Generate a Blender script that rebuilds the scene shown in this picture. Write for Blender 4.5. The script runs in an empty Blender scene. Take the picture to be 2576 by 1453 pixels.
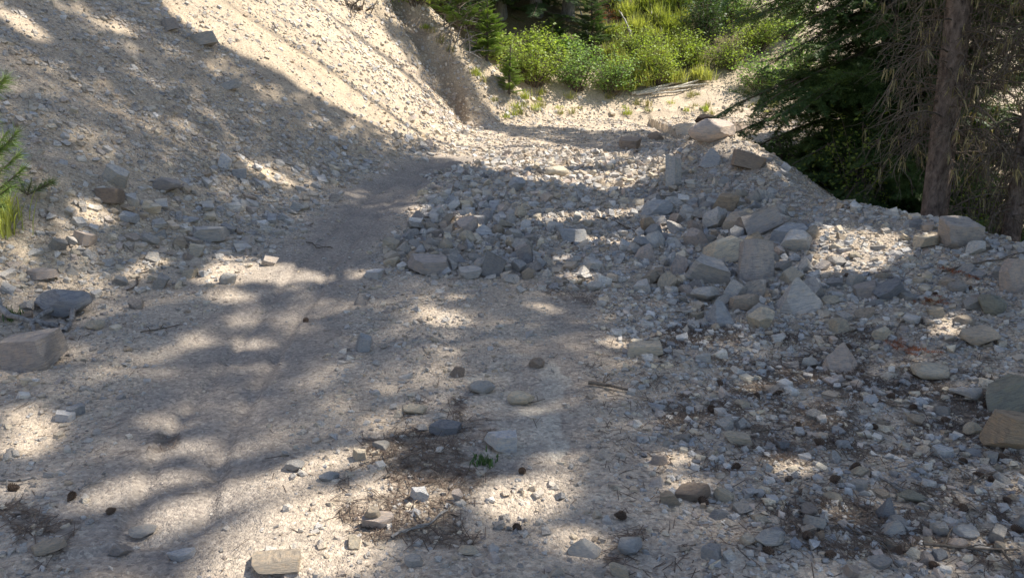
import bpy, bmesh, math, random
import numpy as np
from mathutils import Vector, Matrix

R = math.radians
rng = np.random.default_rng(7)
random.seed(7)
scene = bpy.context.scene
COL = scene.collection

# ------------------------------------------------------------------ camera, sky, sun, exposure
CAM_Z, PITCH, FPX, CU, CV = 1.7, R(14.6), 2022.0, 1288.0, 726.5      # pixels are those of a 2576 x 1453 view
cam = bpy.data.cameras.new('camera')
cam_o = bpy.data.objects.new('camera', cam)
COL.objects.link(cam_o)
cam_o.location = (0, 0, CAM_Z)
cam_o.rotation_euler = (R(90) - PITCH, 0, 0)
cam.sensor_width = 36.0
cam.lens = 36.0 * FPX / 2576.0
cam.clip_start, cam.clip_end = 0.05, 800
scene.camera = cam_o

SUN_EL, SUN_AZ = R(53), R(14)                                         # azimuth measured from +x towards +y
LDIR = np.array([math.cos(SUN_EL) * math.cos(SUN_AZ), math.cos(SUN_EL) * math.sin(SUN_AZ), math.sin(SUN_EL)])
world = bpy.data.worlds.new('World')
scene.world = world
world.use_nodes = True
nt = world.node_tree
sky = nt.nodes.new('ShaderNodeTexSky')
sky.sky_type = 'NISHITA'
sky.sun_disc = False
sky.sun_elevation = SUN_EL
sky.sun_rotation = R(90) - SUN_AZ                                     # 0 = +y, clockwise
sky.altitude = 1500
bg = nt.nodes['Background']
bg.inputs['Strength'].default_value = 0.112
hs_ = nt.nodes.new('ShaderNodeHueSaturation')                         # sky light desaturated so the shade turns less blue
hs_.inputs['Saturation'].default_value = 0.85
nt.links.new(sky.outputs[0], hs_.inputs['Color'])
nt.links.new(hs_.outputs[0], bg.inputs[0])
sun = bpy.data.lights.new('sun', 'SUN')
sun.energy = 4.0
sun.angle = R(0.53)
sun.color = (1.0, 0.93, 0.82)
sun_o = bpy.data.objects.new('sun', sun)
COL.objects.link(sun_o)
sun_o.rotation_euler = Vector(-LDIR).to_track_quat('-Z', 'Y').to_euler()
vs = scene.view_settings
vs.view_transform, vs.look, vs.exposure, vs.gamma = 'Standard', 'None', 1.2, 1.0
cy = scene.cycles
cy.max_bounces, cy.diffuse_bounces, cy.glossy_bounces, cy.transmission_bounces, cy.transparent_max_bounces = 6, 4, 2, 3, 4
try:
    cy.use_denoising = True
    cy.denoiser = 'OPENIMAGEDENOISE'
    cy.denoising_prefilter = 'ACCURATE'
except Exception:
    pass

# ------------------------------------------------------------------ helpers
def tag(o, label=None, cat=None, group=None, kind=None):
    for k, v in (('label', label), ('category', cat), ('group', group), ('kind', kind)):
        if v:
            o[k] = v
    return o

def empty(name, loc, rz=0.0):
    o = bpy.data.objects.new(name, None)
    o.empty_display_size = 0.1
    COL.objects.link(o)
    o.location = loc
    o.rotation_euler = (0, 0, rz)
    return o

def np_mesh(name, V, F, col=None, smooth=False):
    """V (n,3); F (m,k) of one polygon size, or a list of such arrays."""
    V = np.asarray(V, dtype=np.float32)
    Fs = [np.asarray(f, dtype=np.int32) for f in (F if isinstance(F, list) else [F]) if len(f)]
    me = bpy.data.meshes.new(name)
    me.vertices.add(len(V))
    me.vertices.foreach_set('co', V.ravel())
    nl = sum(f.size for f in Fs)
    npoly = sum(len(f) for f in Fs)
    me.loops.add(nl)
    me.loops.foreach_set('vertex_index', np.concatenate([f.ravel() for f in Fs]))
    me.polygons.add(npoly)
    sizes = np.concatenate([np.full(len(f), f.shape[1], np.int32) for f in Fs])
    starts = np.concatenate([[0], np.cumsum(sizes)[:-1]]).astype(np.int32)
    me.polygons.foreach_set('loop_start', starts)
    me.polygons.foreach_set('use_smooth', np.full(npoly, smooth, dtype=bool))
    me.update(calc_edges=True)
    if col is not None:
        a = me.color_attributes.new('Col', 'FLOAT_COLOR', 'POINT')
        c = np.ones((len(V), 4), np.float32)
        c[:, :3] = col
        a.data.foreach_set('color', c.ravel())
    return me

def link_mesh(name, me, mat, parent=None):
    o = bpy.data.objects.new(name, me)
    COL.objects.link(o)
    if mat is not None and not me.materials:
        me.materials.append(mat)
    if parent is not None:
        o.parent = parent
    return o

def _hash(ix, iy, seed):
    h = (ix.astype(np.int64) * 374761393 + iy.astype(np.int64) * 668265263 + seed * 974634721) & 0x7fffffff
    h = ((h ^ (h >> 13)) * 1274126177) & 0x7fffffff
    h = ((h ^ (h >> 16)) * 668265263) & 0x7fffffff
    return (h & 0xffffff) / float(0xffffff)

def vnoise(x, y, seed=0):
    ix, iy = np.floor(x), np.floor(y)
    fx, fy = x - ix, y - iy
    fx, fy = fx * fx * (3 - 2 * fx), fy * fy * (3 - 2 * fy)
    a, b = _hash(ix, iy, seed), _hash(ix + 1, iy, seed)
    c, d = _hash(ix, iy + 1, seed), _hash(ix + 1, iy + 1, seed)
    return (a + (b - a) * fx) * (1 - fy) + (c + (d - c) * fx) * fy

def fbm(x, y, octs=4, seed=0, gain=0.5):
    s, amp, tot = 0.0, 1.0, 0.0
    for k in range(octs):
        s = s + amp * (vnoise(x, y, seed + 17 * k) * 2 - 1)
        tot += amp
        x, y, amp = x * 2.03 + 3.1, y * 2.03 + 1.7, amp * gain
    return s / tot

def sstep(a, b, x):
    t = np.clip((x - a) / (b - a), 0, 1)
    return t * t * (3 - 2 * t)

def softplus(x, k):
    return k * np.logaddexp(0, x / k)

def smax(a, b, k):
    return 0.5 * (a + b + np.sqrt((a - b) ** 2 + k * k))

def table(ys, xs, lo=-10, hi=60, blur=0.5):
    g = np.arange(lo, hi, 0.05)
    v = np.interp(g, ys, xs)
    n = int(blur * 3 / 0.05)
    k = np.exp(-0.5 * ((np.arange(-n, n + 1) * 0.05) / blur) ** 2)
    v = np.convolve(np.pad(v, n, mode='edge'), k / k.sum(), mode='valid')
    return lambda y: np.interp(y, g, v)

def inside(poly, x, y):
    poly = np.asarray(poly, float)
    r = np.zeros(np.shape(x), bool)
    j = len(poly) - 1
    for i in range(len(poly)):
        xi, yi = poly[i]
        xj, yj = poly[j]
        if yi != yj:
            r ^= ((yi > y) != (yj > y)) & (x < (xj - xi) * (y - yi) / (yj - yi) + xi)
        j = i
    return r

def dist_line(pts, x, y):
    pts = np.asarray(pts, float)
    best = np.full(np.shape(x), 1e9)
    for (ax, ay), (bx, by) in zip(pts[:-1], pts[1:]):
        dx, dy = bx - ax, by - ay
        t = np.clip(((x - ax) * dx + (y - ay) * dy) / (dx * dx + dy * dy + 1e-9), 0, 1)
        best = np.minimum(best, np.hypot(x - ax - t * dx, y - ay - t * dy))
    return best

# ------------------------------------------------------------------ the lie of the land
toe_x = table([-8, 2, 4, 5.3, 6.1, 7.1, 8, 9.6, 11.3, 12.8, 15, 16, 16.8, 17.8, 18.4, 19.2, 21, 24, 40],
              [-5.0, -4.3, -3.7, -3.2, -2.8, -2.45, -2.15, -2.1, -1.65, -1.1, -.6, -.45, -.1, 1.35, 1.4, 0.2, -2.2, -6, -9], blur=0.3)
toe_k = table([0, 5, 9, 12, 16, 18, 24], [.5, .55, .66, .74, .9, .9, .8], blur=0.6)
crest_x = table([-8, 2, 3, 5, 6, 7, 8.5, 10.5, 11.5, 13, 14.2, 16], [6.5, 5.6, 5.2, 4.4, 4.1, 3.85, 3.15, 3.25, 2.85, 2.8, 3.0, 3.4], blur=0.25)
crest_z = table([-8, 2, 3, 5, 6, 7, 8.0, 9.2, 10.5, 11.3, 12.3, 13.4, 14.6, 16], [.1, .2, .3, .36, .42, .50, .54, .50, .76, 1.03, .90, .55, .5, .55], blur=0.22)
crest_w = table([-8, 3, 5, 7, 8.5, 10.5, 11.5, 13, 15], [2.6, 2.4, 2.2, 2.2, 1.7, 1.3, 1.25, 1.0, 0.9], blur=0.3)
hill_y = table([-20, -9, -3, -1, 0, 2, 5, 10, 16, 30], [20, 21, 19.8, 19.2, 19.2, 20.2, 20.8, 21.5, 22, 22], lo=-30, hi=40, blur=0.6)

def road_z(y):
    return 0.055 * softplus(y - 4.0, 0.8) - 0.055 * softplus(y - 19, 2.0)

def Hbase(x, y):
    zr = road_z(y)
    d = toe_x(y) - x
    left = zr + toe_k(y) * softplus(d - 0.3, 0.22)
    # eroded notch near the far end of the slope
    nd = (x + 0.2) * 0.62 + (y - 16.1) * 0.78 + 0.22 * fbm(x * 1.3 + 4, y * 1.3, 3, 9)
    notch = 0.6 * np.exp(-(nd / np.where(nd < 0, 0.48, 0.24)) ** 2) * sstep(0.1, 1.2, d)
    left = left - notch
    xc, zc, w = crest_x(y), crest_z(y), crest_w(y)
    hb = zc - zr
    t = np.clip((xc - x) / w, 0, 1.6)
    near = hb * np.clip(1 - t / 1.25, 0, 1) ** 1.35
    fall = hb - 0.62 * softplus(x - xc - 0.1, 0.12)
    down = sstep(17.5, 13.8, y)
    floor_ = -2.0 - 0.10 * softplus(x - xc - 3.5, 0.4)
    right = smax(fall, floor_, 0.2) * down + np.maximum(hb - 0.5 * np.abs(x - xc), 0) * (1 - down)
    berm = zr + np.where(x < xc, near, right)
    z = np.where(d > -1.2, np.maximum(left, berm), berm)
    z = np.where(d > -1.2, smax(left, berm - 0.02, 0.05), berm)
    hill = zr - 0.04 + np.where(y > hill_y(x), 0.62, 1.2) * (y - hill_y(x) + 0.25)
    return smax(z, hill, 0.15) - 0.01

def hit(u, v, H=None, tmax=70):
    """where the sight line through a pixel meets the ground"""
    H = H or Hbase
    u, v = np.atleast_1d(np.asarray(u, float)), np.atleast_1d(np.asarray(v, float))
    a, b = (u - CU) / FPX, -(v - CV) / FPX
    dx, dy, dz = a, math.cos(PITCH) + b * math.sin(PITCH), -math.sin(PITCH) + b * math.cos(PITCH)
    ts = np.geomspace(1.5, tmax, 420)
    res = np.full(u.shape, float(tmax))
    prev = np.full(u.shape, ts[0])
    done = np.zeros(u.shape, bool)
    for t in ts:
        below = (CAM_Z + dz * t < H(dx * t, dy * t)) & ~done
        lo, hi = prev.copy(), np.full(u.shape, t)
        if below.any():
            l, h = lo[below], hi[below]
            X, Y, Z = dx[below], dy[below], dz[below]
            for _ in range(8):
                m = (l + h) / 2
                bl = CAM_Z + Z * m < H(X * m, Y * m)
                h = np.where(bl, m, h)
                l = np.where(bl, l, m)
            res[below] = h
            done |= below
        prev[:] = t
    return np.stack([dx * res, dy * res, CAM_Z + dz * res], -1)

def depth_of(p):
    p = np.asarray(p)
    return p[..., 1] * math.cos(PITCH) + (CAM_Z - p[..., 2]) * math.sin(PITCH)

def project(p):
    p = np.asarray(p)
    zc = depth_of(p)
    up = p[..., 1] * math.sin(PITCH) + (p[..., 2] - CAM_Z) * math.cos(PITCH)
    z = np.where(zc > 0.05, zc, 1e9)
    return CU + FPX * p[..., 0] / z, CV - FPX * up / z, zc

def at_depth(u, v, y):
    """point on the sight line of a pixel at world distance y"""
    a, b = (u - CU) / FPX, -(v - CV) / FPX
    t = y / (math.cos(PITCH) + b * math.sin(PITCH))
    return np.array([a * t, y, CAM_Z + (-math.sin(PITCH) + b * math.cos(PITCH)) * t])

def poly_on_ground(uv):
    uv = np.array(uv, float)
    return hit(uv[:, 0], uv[:, 1])[:, :2]

PATH = poly_on_ground([(420, 1300), (480, 1150), (560, 1000), (640, 880), (740, 740), (830, 620), (910, 540), (975, 480), (1060, 440), (1150, 405)])
PATH_B = poly_on_ground([(1330, 1140), (1330, 1000), (1420, 900), (1450, 830), (1440, 760)])
DEBRIS = poly_on_ground([(960, 615), (1040, 540), (1075, 450), (1180, 395), (1300, 350), (1420, 368), (1560, 388), (1680, 372), (1740, 420), (1700, 470),
                         (1700, 560), (1660, 640), (1600, 720), (1480, 735), (1400, 700), (1240, 705), (1100, 690), (980, 670)])
ROCKPILE = poly_on_ground([(1640, 500), (1760, 500), (1900, 490), (2030, 560), (2060, 640), (2080, 740), (2050, 830), (1900, 850), (1760, 830), (1640, 760), (1600, 690)])
DUST = poly_on_ground([(1150, 960), (1250, 900), (1420, 880), (1420, 1000), (1450, 1120), (1400, 1180), (1300, 1230), (1180, 1200), (1240, 1100)])
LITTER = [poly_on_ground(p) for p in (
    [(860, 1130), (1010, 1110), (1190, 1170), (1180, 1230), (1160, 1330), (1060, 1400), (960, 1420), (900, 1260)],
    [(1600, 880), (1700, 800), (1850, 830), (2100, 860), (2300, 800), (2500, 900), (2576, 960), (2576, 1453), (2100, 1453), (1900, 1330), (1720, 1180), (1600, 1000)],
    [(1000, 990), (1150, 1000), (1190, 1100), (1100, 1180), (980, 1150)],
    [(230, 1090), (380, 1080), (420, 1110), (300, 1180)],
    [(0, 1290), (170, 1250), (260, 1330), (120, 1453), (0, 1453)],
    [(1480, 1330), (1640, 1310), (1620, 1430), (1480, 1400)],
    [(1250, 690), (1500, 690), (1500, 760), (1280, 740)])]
MOUND = poly_on_ground([(1690, 480), (1715, 420), (1790, 388), (1900, 415), (2000, 500), (2110, 540), (1960, 525), (1850, 505), (1760, 505)])
BETWEEN = poly_on_ground([(1390, 490), (1650, 480), (1640, 560), (1600, 690), (1500, 730), (1390, 690), (1360, 600)])
CLUSTER = poly_on_ground([(980, 620), (1060, 540), (1120, 480), (1240, 500), (1330, 560), (1360, 640), (1330, 700), (1200, 700), (1000, 670)])

def wobble_inside(poly, x, y, amp=0.12, s=2.5, seed=3):
    return inside(poly, x + amp * fbm(x * s, y * s, 3, seed), y + amp * fbm(x * s + 9, y * s + 4, 3, seed + 1))

def masks(x, y):
    jx, jy = x + 0.15 * fbm(x * 2.2, y * 2.2, 3, 31), y + 0.15 * fbm(x * 2.2 + 5, y * 2.2, 3, 37)
    path = np.maximum(sstep(0.62, 0.25, dist_line(PATH, jx, jy)), 0.8 * sstep(0.30, 0.08, dist_line(PATH_B, jx, jy)))
    lit = np.zeros(np.shape(x))
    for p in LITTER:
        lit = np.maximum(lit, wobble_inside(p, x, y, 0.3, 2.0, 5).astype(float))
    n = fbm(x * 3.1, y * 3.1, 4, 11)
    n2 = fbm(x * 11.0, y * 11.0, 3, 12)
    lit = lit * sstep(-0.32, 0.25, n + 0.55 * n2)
    dust = wobble_inside(DUST, x, y, 0.18, 3.0, 41) * sstep(-0.4, 0.3, fbm(x * 4, y * 4, 4, 13))
    return path, lit, dust

def H(x, y):
    z = Hbase(x, y)
    path = np.maximum(sstep(0.62, 0.25, dist_line(PATH, x, y)), 0.8 * sstep(0.30, 0.08, dist_line(PATH_B, x, y)))
    rough = 1 - 0.8 * path
    d = toe_x(y) - x
    slope = sstep(0.0, 0.9, d)
    z = z + 0.035 * fbm(x * 1.1, y * 1.1, 3, 1) * (0.4 + 0.6 * rough)
    z = z + 0.018 * fbm(x * 5.0, y * 5.0, 3, 2) * rough
    z = z + 0.006 * fbm(x * 22.0, y * 22.0, 3, 3) * (0.5 + 0.5 * rough)
    # runnels down the scree
    z = z + slope * 0.06 * fbm(y * 2.6 + 0.4 * d, d * 0.45, 4, 4)
    deb = inside(DEBRIS, x, y)
    dd = sstep(0.0, 0.35, np.where(deb, dist_line(np.vstack([DEBRIS, DEBRIS[:1]]), x, y), 0))
    z = z + dd * (0.0 + 0.06 * fbm(x * 1.4, y * 1.4, 3, 8))
    dp = dist_line(PATH, x + 0.04 * fbm(x * 1.5, y * 1.5, 2, 19), y)
    z = z - 0.018 * sstep(0.5, 0.1, dp) - 0.022 * np.exp(-((dp - 0.15) / 0.045) ** 2) + 0.010 * np.exp(-((dp - 0.2) / 0.03) ** 2)
    z = z + path * (0.010 * fbm(x * 3.5, y * 3.5, 3, 20) - 0.014 * sstep(0.25, 0.6, fbm(x * 4.2, y * 4.2, 2, 21)))
    return z

# ------------------------------------------------------------------ materials
def nodes_of(name):
    m = bpy.data.materials.new(name)
    m.use_nodes = True
    n, l = m.node_tree.nodes, m.node_tree.links
    return m, n, l, n['Principled BSDF']

def set_spec(b, rough, spec=0.25):
    b.inputs['Roughness'].default_value = rough
    b.inputs['Specular IOR Level'].default_value = spec

def mix_rgb(n, l, mode, fac, a, b):
    x = n.new('ShaderNodeMix')
    x.data_type, x.blend_type = 'RGBA', mode
    for sock, val in ((x.inputs['Factor'], fac), (x.inputs[6], a), (x.inputs[7], b)):
        if hasattr(val, 'is_output'):
            l.new(val, sock)
        elif isinstance(val, (int, float)):
            sock.default_value = val
        else:
            sock.default_value = (*val, 1)
    return x.outputs[2]

def ramp(n, l, fac, stops):
    r = n.new('ShaderNodeValToRGB')
    e = r.color_ramp.elements
    while len(e) < len(stops):
        e.new(0.5)
    for k, (p, c) in enumerate(stops):
        e[k].position = p
        e[k].color = (*c, 1) if isinstance(c, tuple) else (c, c, c, 1)
    l.new(fac, r.inputs[0])
    return r.outputs[0]

def noise(n, l, coord, scale, detail=4, rough=0.6):
    t = n.new('ShaderNodeTexNoise')
    t.inputs['Scale'].default_value = scale
    t.inputs['Detail'].default_value = detail
    t.inputs['Roughness'].default_value = rough
    l.new(coord, t.inputs['Vector'])
    return t.outputs['Fac']

def soil_material():
    m, n, l, b = nodes_of('soil')
    at = n.new('ShaderNodeAttribute'); at.attribute_name = 'Col'
    g = n.new('ShaderNodeNewGeometry')
    pos = g.outputs['Position']
    f1 = noise(n, l, pos, 3.0, 5)
    f2 = noise(n, l, pos, 45.0, 4, 0.7)
    vor = n.new('ShaderNodeTexVoronoi'); vor.inputs['Scale'].default_value = 62.0
    l.new(pos, vor.inputs['Vector'])
    vor2 = n.new('ShaderNodeTexVoronoi'); vor2.inputs['Scale'].default_value = 150.0
    l.new(pos, vor2.inputs['Vector'])
    mp = n.new('ShaderNodeMapping'); mp.inputs['Scale'].default_value = (1.3, 17.0, 1.3)
    l.new(pos, mp.inputs['Vector'])
    f4 = noise(n, l, mp.outputs[0], 1.0, 6, 0.7)
    streak = mix_rgb(n, l, 'MULTIPLY', at.outputs['Alpha'], at.outputs['Color'], ramp(n, l, f4, [(0.30, (0.62, 0.59, 0.57)), (0.46, (0.96, 0.95, 0.94)), (0.62, (1.04, 1.03, 1.0)), (0.8, (1.22, 1.18, 1.10))]))
    c = mix_rgb(n, l, 'MULTIPLY', 1.0, streak, ramp(n, l, f1, [(0.3, (0.82, 0.82, 0.83)), (0.7, (1.12, 1.09, 1.05))]))
    c = mix_rgb(n, l, 'MULTIPLY', 1.0, c, ramp(n, l, f2, [(0.28, 0.70), (0.5, 1.0), (0.75, 1.22)]))
    sep = n.new('ShaderNodeSeparateColor'); l.new(vor.outputs['Color'], sep.inputs[0])
    c = mix_rgb(n, l, 'MULTIPLY', 0.8, c, ramp(n, l, sep.outputs[0], [(0.0, (0.62, 0.6, 0.6)), (0.3, (0.92, 0.9, 0.88)), (0.75, (1.05, 1.03, 1.0)), (1.0, (1.4, 1.36, 1.3))]))
    l.new(c, b.inputs['Base Color'])
    set_spec(b, 0.95, 0.1)
    ad = n.new('ShaderNodeMath'); ad.operation = 'MULTIPLY_ADD'
    l.new(vor.outputs['Distance'], ad.inputs[0]); ad.inputs[1].default_value = -0.8
    l.new(f2, ad.inputs[2])
    ad2 = n.new('ShaderNodeMath'); ad2.operation = 'MULTIPLY_ADD'
    l.new(vor2.outputs['Distance'], ad2.inputs[0]); ad2.inputs[1].default_value = -0.45
    l.new(ad.outputs[0], ad2.inputs[2])
    bu = n.new('ShaderNodeBump'); bu.inputs['Strength'].default_value = 0.75; bu.inputs['Distance'].default_value = 0.013
    l.new(ad2.outputs[0], bu.inputs['Height'])
    l.new(bu.outputs[0], b.inputs['Normal'])
    return m

def rock_material(name, from_attribute):
    """stone: colour per object (Object Info) or per vertex, with strata, mottling and pits"""
    m, n, l, b = nodes_of(name)
    if from_attribute:
        at = n.new('ShaderNodeAttribute'); at.attribute_name = 'Col'
        base = at.outputs['Color']
        g = n.new('ShaderNodeNewGeometry'); pos = g.outputs['Position']
        k = 1.0
    else:
        oi = n.new('ShaderNodeObjectInfo'); base = oi.outputs['Color']
        tc = n.new('ShaderNodeTexCoord')
        ad = n.new('ShaderNodeVectorMath'); ad.operation = 'ADD'
        l.new(tc.outputs['Object'], ad.inputs[0]); l.new(oi.outputs['Location'], ad.inputs[1])
        pos = ad.outputs[0]
        k = 1.0
    f1 = noise(n, l, pos, 7.0, 5, 0.65)
    f2 = noise(n, l, pos, 70.0, 4, 0.7)
    mp = n.new('ShaderNodeMapping'); mp.inputs['Rotation'].default_value = (0.35, 0.5, 0); mp.inputs['Scale'].default_value = (3, 3, 28)
    l.new(pos, mp.inputs['Vector'])
    f3 = noise(n, l, mp.outputs[0], 1.6, 5, 0.6)
    c = mix_rgb(n, l, 'MULTIPLY', 1.0, base, ramp(n, l, f1, [(0.3, (0.74, 0.76, 0.80)), (0.5, (1, 1, 1)), (0.72, (1.18, 1.08, 0.94))]))
    c = mix_rgb(n, l, 'MULTIPLY', 0.9, c, ramp(n, l, f3, [(0.33, (0.70, 0.68, 0.68)), (0.5, (1.0, 0.99, 0.97)), (0.7, (1.18, 1.13, 1.06))]))
    c = mix_rgb(n, l, 'MULTIPLY', 0.6, c, ramp(n, l, f2, [(0.3, 0.72), (0.5, 1.0), (0.72, 1.2)]))
    l.new(c, b.inputs['Base Color'])
    set_spec(b, 0.85, 0.2)
    ad = n.new('ShaderNodeMath'); ad.operation = 'MULTIPLY_ADD'
    l.new(f3, ad.inputs[0]); ad.inputs[1].default_value = 1.2; l.new(f2, ad.inputs[2])
    bu = n.new('ShaderNodeBump'); bu.inputs['Strength'].default_value = 0.9; bu.inputs['Distance'].default_value = 0.025
    l.new(ad.outputs[0], bu.inputs['Height']); l.new(bu.outputs[0], b.inputs['Normal'])
    return m

def leaf_material(name, col, col2, trans=0.3, scale=1.2):
    m, n, l, b = nodes_of(name)
    g = n.new('ShaderNodeNewGeometry')
    f = noise(n, l, g.outputs['Position'], scale, 3)
    rnd = g.outputs['Random Per Island']
    c = mix_rgb(n, l, 'MIX', ramp(n, l, f, [(0.35, 0.0), (0.65, 1.0)]), col, col2)
    c = mix_rgb(n, l, 'MULTIPLY', 1.0, c, ramp(n, l, rnd, [(0.0, 0.7), (1.0, 1.3)]))
    l.new(c, b.inputs['Base Color'])
    set_spec(b, 0.55, 0.35)
    tr = n.new('ShaderNodeBsdfTranslucent')
    tc = mix_rgb(n, l, 'MULTIPLY', 1.0, c, (1.25, 1.3, 0.55))
    l.new(tc, tr.inputs['Color'])
    mx = n.new('ShaderNodeMixShader'); mx.inputs[0].default_value = trans
    l.new(b.outputs[0], mx.inputs[1]); l.new(tr.outputs[0], mx.inputs[2])
    l.new(mx.outputs[0], n['Material Output'].inputs['Surface'])
    return m

def bark_material(name, dark, light, scale=(14, 14, 2.5), bump=0.02):
    m, n, l, b = nodes_of(name)
    tc = n.new('ShaderNodeTexCoord')
    mp = n.new('ShaderNodeMapping'); mp.inputs['Scale'].default_value = scale
    l.new(tc.outputs['Object'], mp.inputs['Vector'])
    f = noise(n, l, mp.outputs[0], 1.5, 6, 0.65)
    f2 = noise(n, l, tc.outputs['Object'], 6.0, 4, 0.6)
    c = ramp(n, l, f, [(0.32, dark), (0.62, light)])
    c = mix_rgb(n, l, 'MULTIPLY', 0.6, c, ramp(n, l, f2, [(0.3, 0.7), (0.7, 1.2)]))
    l.new(c, b.inputs['Base Color'])
    set_spec(b, 0.9, 0.15)
    bu = n.new('ShaderNodeBump'); bu.inputs['Strength'].default_value = 0.9; bu.inputs['Distance'].default_value = bump
    l.new(f, bu.inputs['Height']); l.new(bu.outputs[0], b.inputs['Normal'])
    return m

M = dict(
    soil=soil_material(),
    rock=rock_material('rock', False),
    rubble=rock_material('rubble', True),
    fir=leaf_material('fir_needles', (0.055, 0.105, 0.036), (0.095, 0.15, 0.05), 0.3),
    fir_young=leaf_material('young_fir_needles', (0.13, 0.22, 0.045), (0.20, 0.28, 0.055), 0.35),
    pine=leaf_material('pine_needles_green', (0.11, 0.18, 0.05), (0.18, 0.24, 0.08), 0.3, 9),
    leaf=leaf_material('shrub_leaves', (0.25, 0.34, 0.075), (0.33, 0.40, 0.09), 0.42),
    leaf_cool=leaf_material('cool_shrub_leaves', (0.19, 0.31, 0.10), (0.26, 0.37, 0.12), 0.4),
    blade=leaf_material('grass_blades', (0.30, 0.35, 0.075), (0.40, 0.41, 0.13), 0.4, 0.8),
    dry=leaf_material('dry_blades', (0.30, 0.26, 0.12), (0.22, 0.24, 0.08), 0.25, 2),
    rust=leaf_material('dead_needles', (0.30, 0.10, 0.035), (0.22, 0.07, 0.03), 0.25),
    litter=leaf_material('needle_litter', (0.07, 0.048, 0.036), (0.12, 0.085, 0.06), 0.0, 4),
    lichen=leaf_material('lichen', (0.22, 0.19, 0.085), (0.30, 0.255, 0.14), 0.2, 3),
    bark=bark_material('fir_bark', (0.045, 0.033, 0.027), (0.26, 0.20, 0.165), (11, 11, 5), 0.05),
    bark_grey=bark_material('grey_bark', (0.08, 0.075, 0.07), (0.22, 0.21, 0.19)),
    twig=bark_material('dead_twig', (0.07, 0.055, 0.042), (0.17, 0.14, 0.11), (30, 30, 30), 0.004),
    wood=bark_material('weathered_wood', (0.10, 0.095, 0.09), (0.29, 0.275, 0.255), (30, 30, 4), 0.006),
    pale_wood=bark_material('pale_dead_wood', (0.34, 0.31, 0.26), (0.58, 0.54, 0.47), (24, 24, 4), 0.006),
    cone=bark_material('cone_scales', (0.06, 0.043, 0.034), (0.20, 0.14, 0.10), (60, 60, 60), 0.003),
)

# ------------------------------------------------------------------ the ground, one sheet cut along its natural borders
def soil_colour(x, y):
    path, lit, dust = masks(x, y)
    c = np.zeros(x.shape + (3,))
    tan = np.array([0.53, 0.44, 0.335])
    grey = np.array([0.43, 0.385, 0.33])
    d = toe_x(y) - x
    w = 0.5 + 0.5 * fbm(x * 1.3, y * 1.3, 4, 51)
    c[:] = tan * (1 - w[..., None]) + grey * w[..., None]
    scree = sstep(-0.2, 0.8, d)[..., None]
    streak = (0.5 + 0.5 * fbm(y * 3.2 + 0.3 * d, d * 0.5, 4, 52))[..., None]
    c = c * (1 - scree) + scree * (np.array([0.52, 0.43, 0.315]) * streak + np.array([0.43, 0.38, 0.315]) * (1 - streak))
    c = c * (1 - path[..., None]) + path[..., None] * np.array([0.335, 0.30, 0.262]) * (0.9 + 0.2 * (0.5 + 0.5 * fbm(x * 2.7, y * 2.7, 4, 53)))[..., None]
    c = c * (1 - 0.75 * dust[..., None]) + 0.75 * dust[..., None] * np.array([0.54, 0.505, 0.43])
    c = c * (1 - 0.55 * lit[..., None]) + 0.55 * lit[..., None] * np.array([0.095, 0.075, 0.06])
    md = wobble_inside(MOUND, x, y, 0.2, 2.0, 91)[..., None] * 0.8
    c = c * (1 - md) + md * np.array([0.36, 0.315, 0.265])
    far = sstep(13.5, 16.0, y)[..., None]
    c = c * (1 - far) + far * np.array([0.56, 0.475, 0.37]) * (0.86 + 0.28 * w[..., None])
    # forest floor beyond the berm: dark humus
    xr = x - crest_x(y)
    hum = (sstep(0.5, 1.5, xr) * sstep(16.0, 14.0, y))[..., None]
    c = c * (1 - hum) + hum * np.array([0.085, 0.065, 0.045])
    # leafy hillside
    hy = y - hill_y(x)
    veg = (sstep(1.2, 2.6, hy + 0.8 * fbm(x * 0.9, y * 0.9, 3, 61)) * sstep(9.0, 6.0, x))[..., None]
    c = c * (1 - veg) + veg * np.array([0.14, 0.125, 0.07])
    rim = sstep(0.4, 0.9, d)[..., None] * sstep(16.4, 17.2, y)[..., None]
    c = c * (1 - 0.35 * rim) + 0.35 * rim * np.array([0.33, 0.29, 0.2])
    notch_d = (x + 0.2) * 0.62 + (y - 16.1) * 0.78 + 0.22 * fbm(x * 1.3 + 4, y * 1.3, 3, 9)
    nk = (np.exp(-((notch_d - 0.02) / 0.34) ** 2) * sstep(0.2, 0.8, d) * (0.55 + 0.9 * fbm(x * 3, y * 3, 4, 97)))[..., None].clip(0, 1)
    c = c * (1 - 0.7 * nk) + 0.7 * nk * np.array([0.20, 0.162, 0.13])  # eroded brown earth, darkened further to deepen the shade stripe in the notch
    return c

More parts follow.
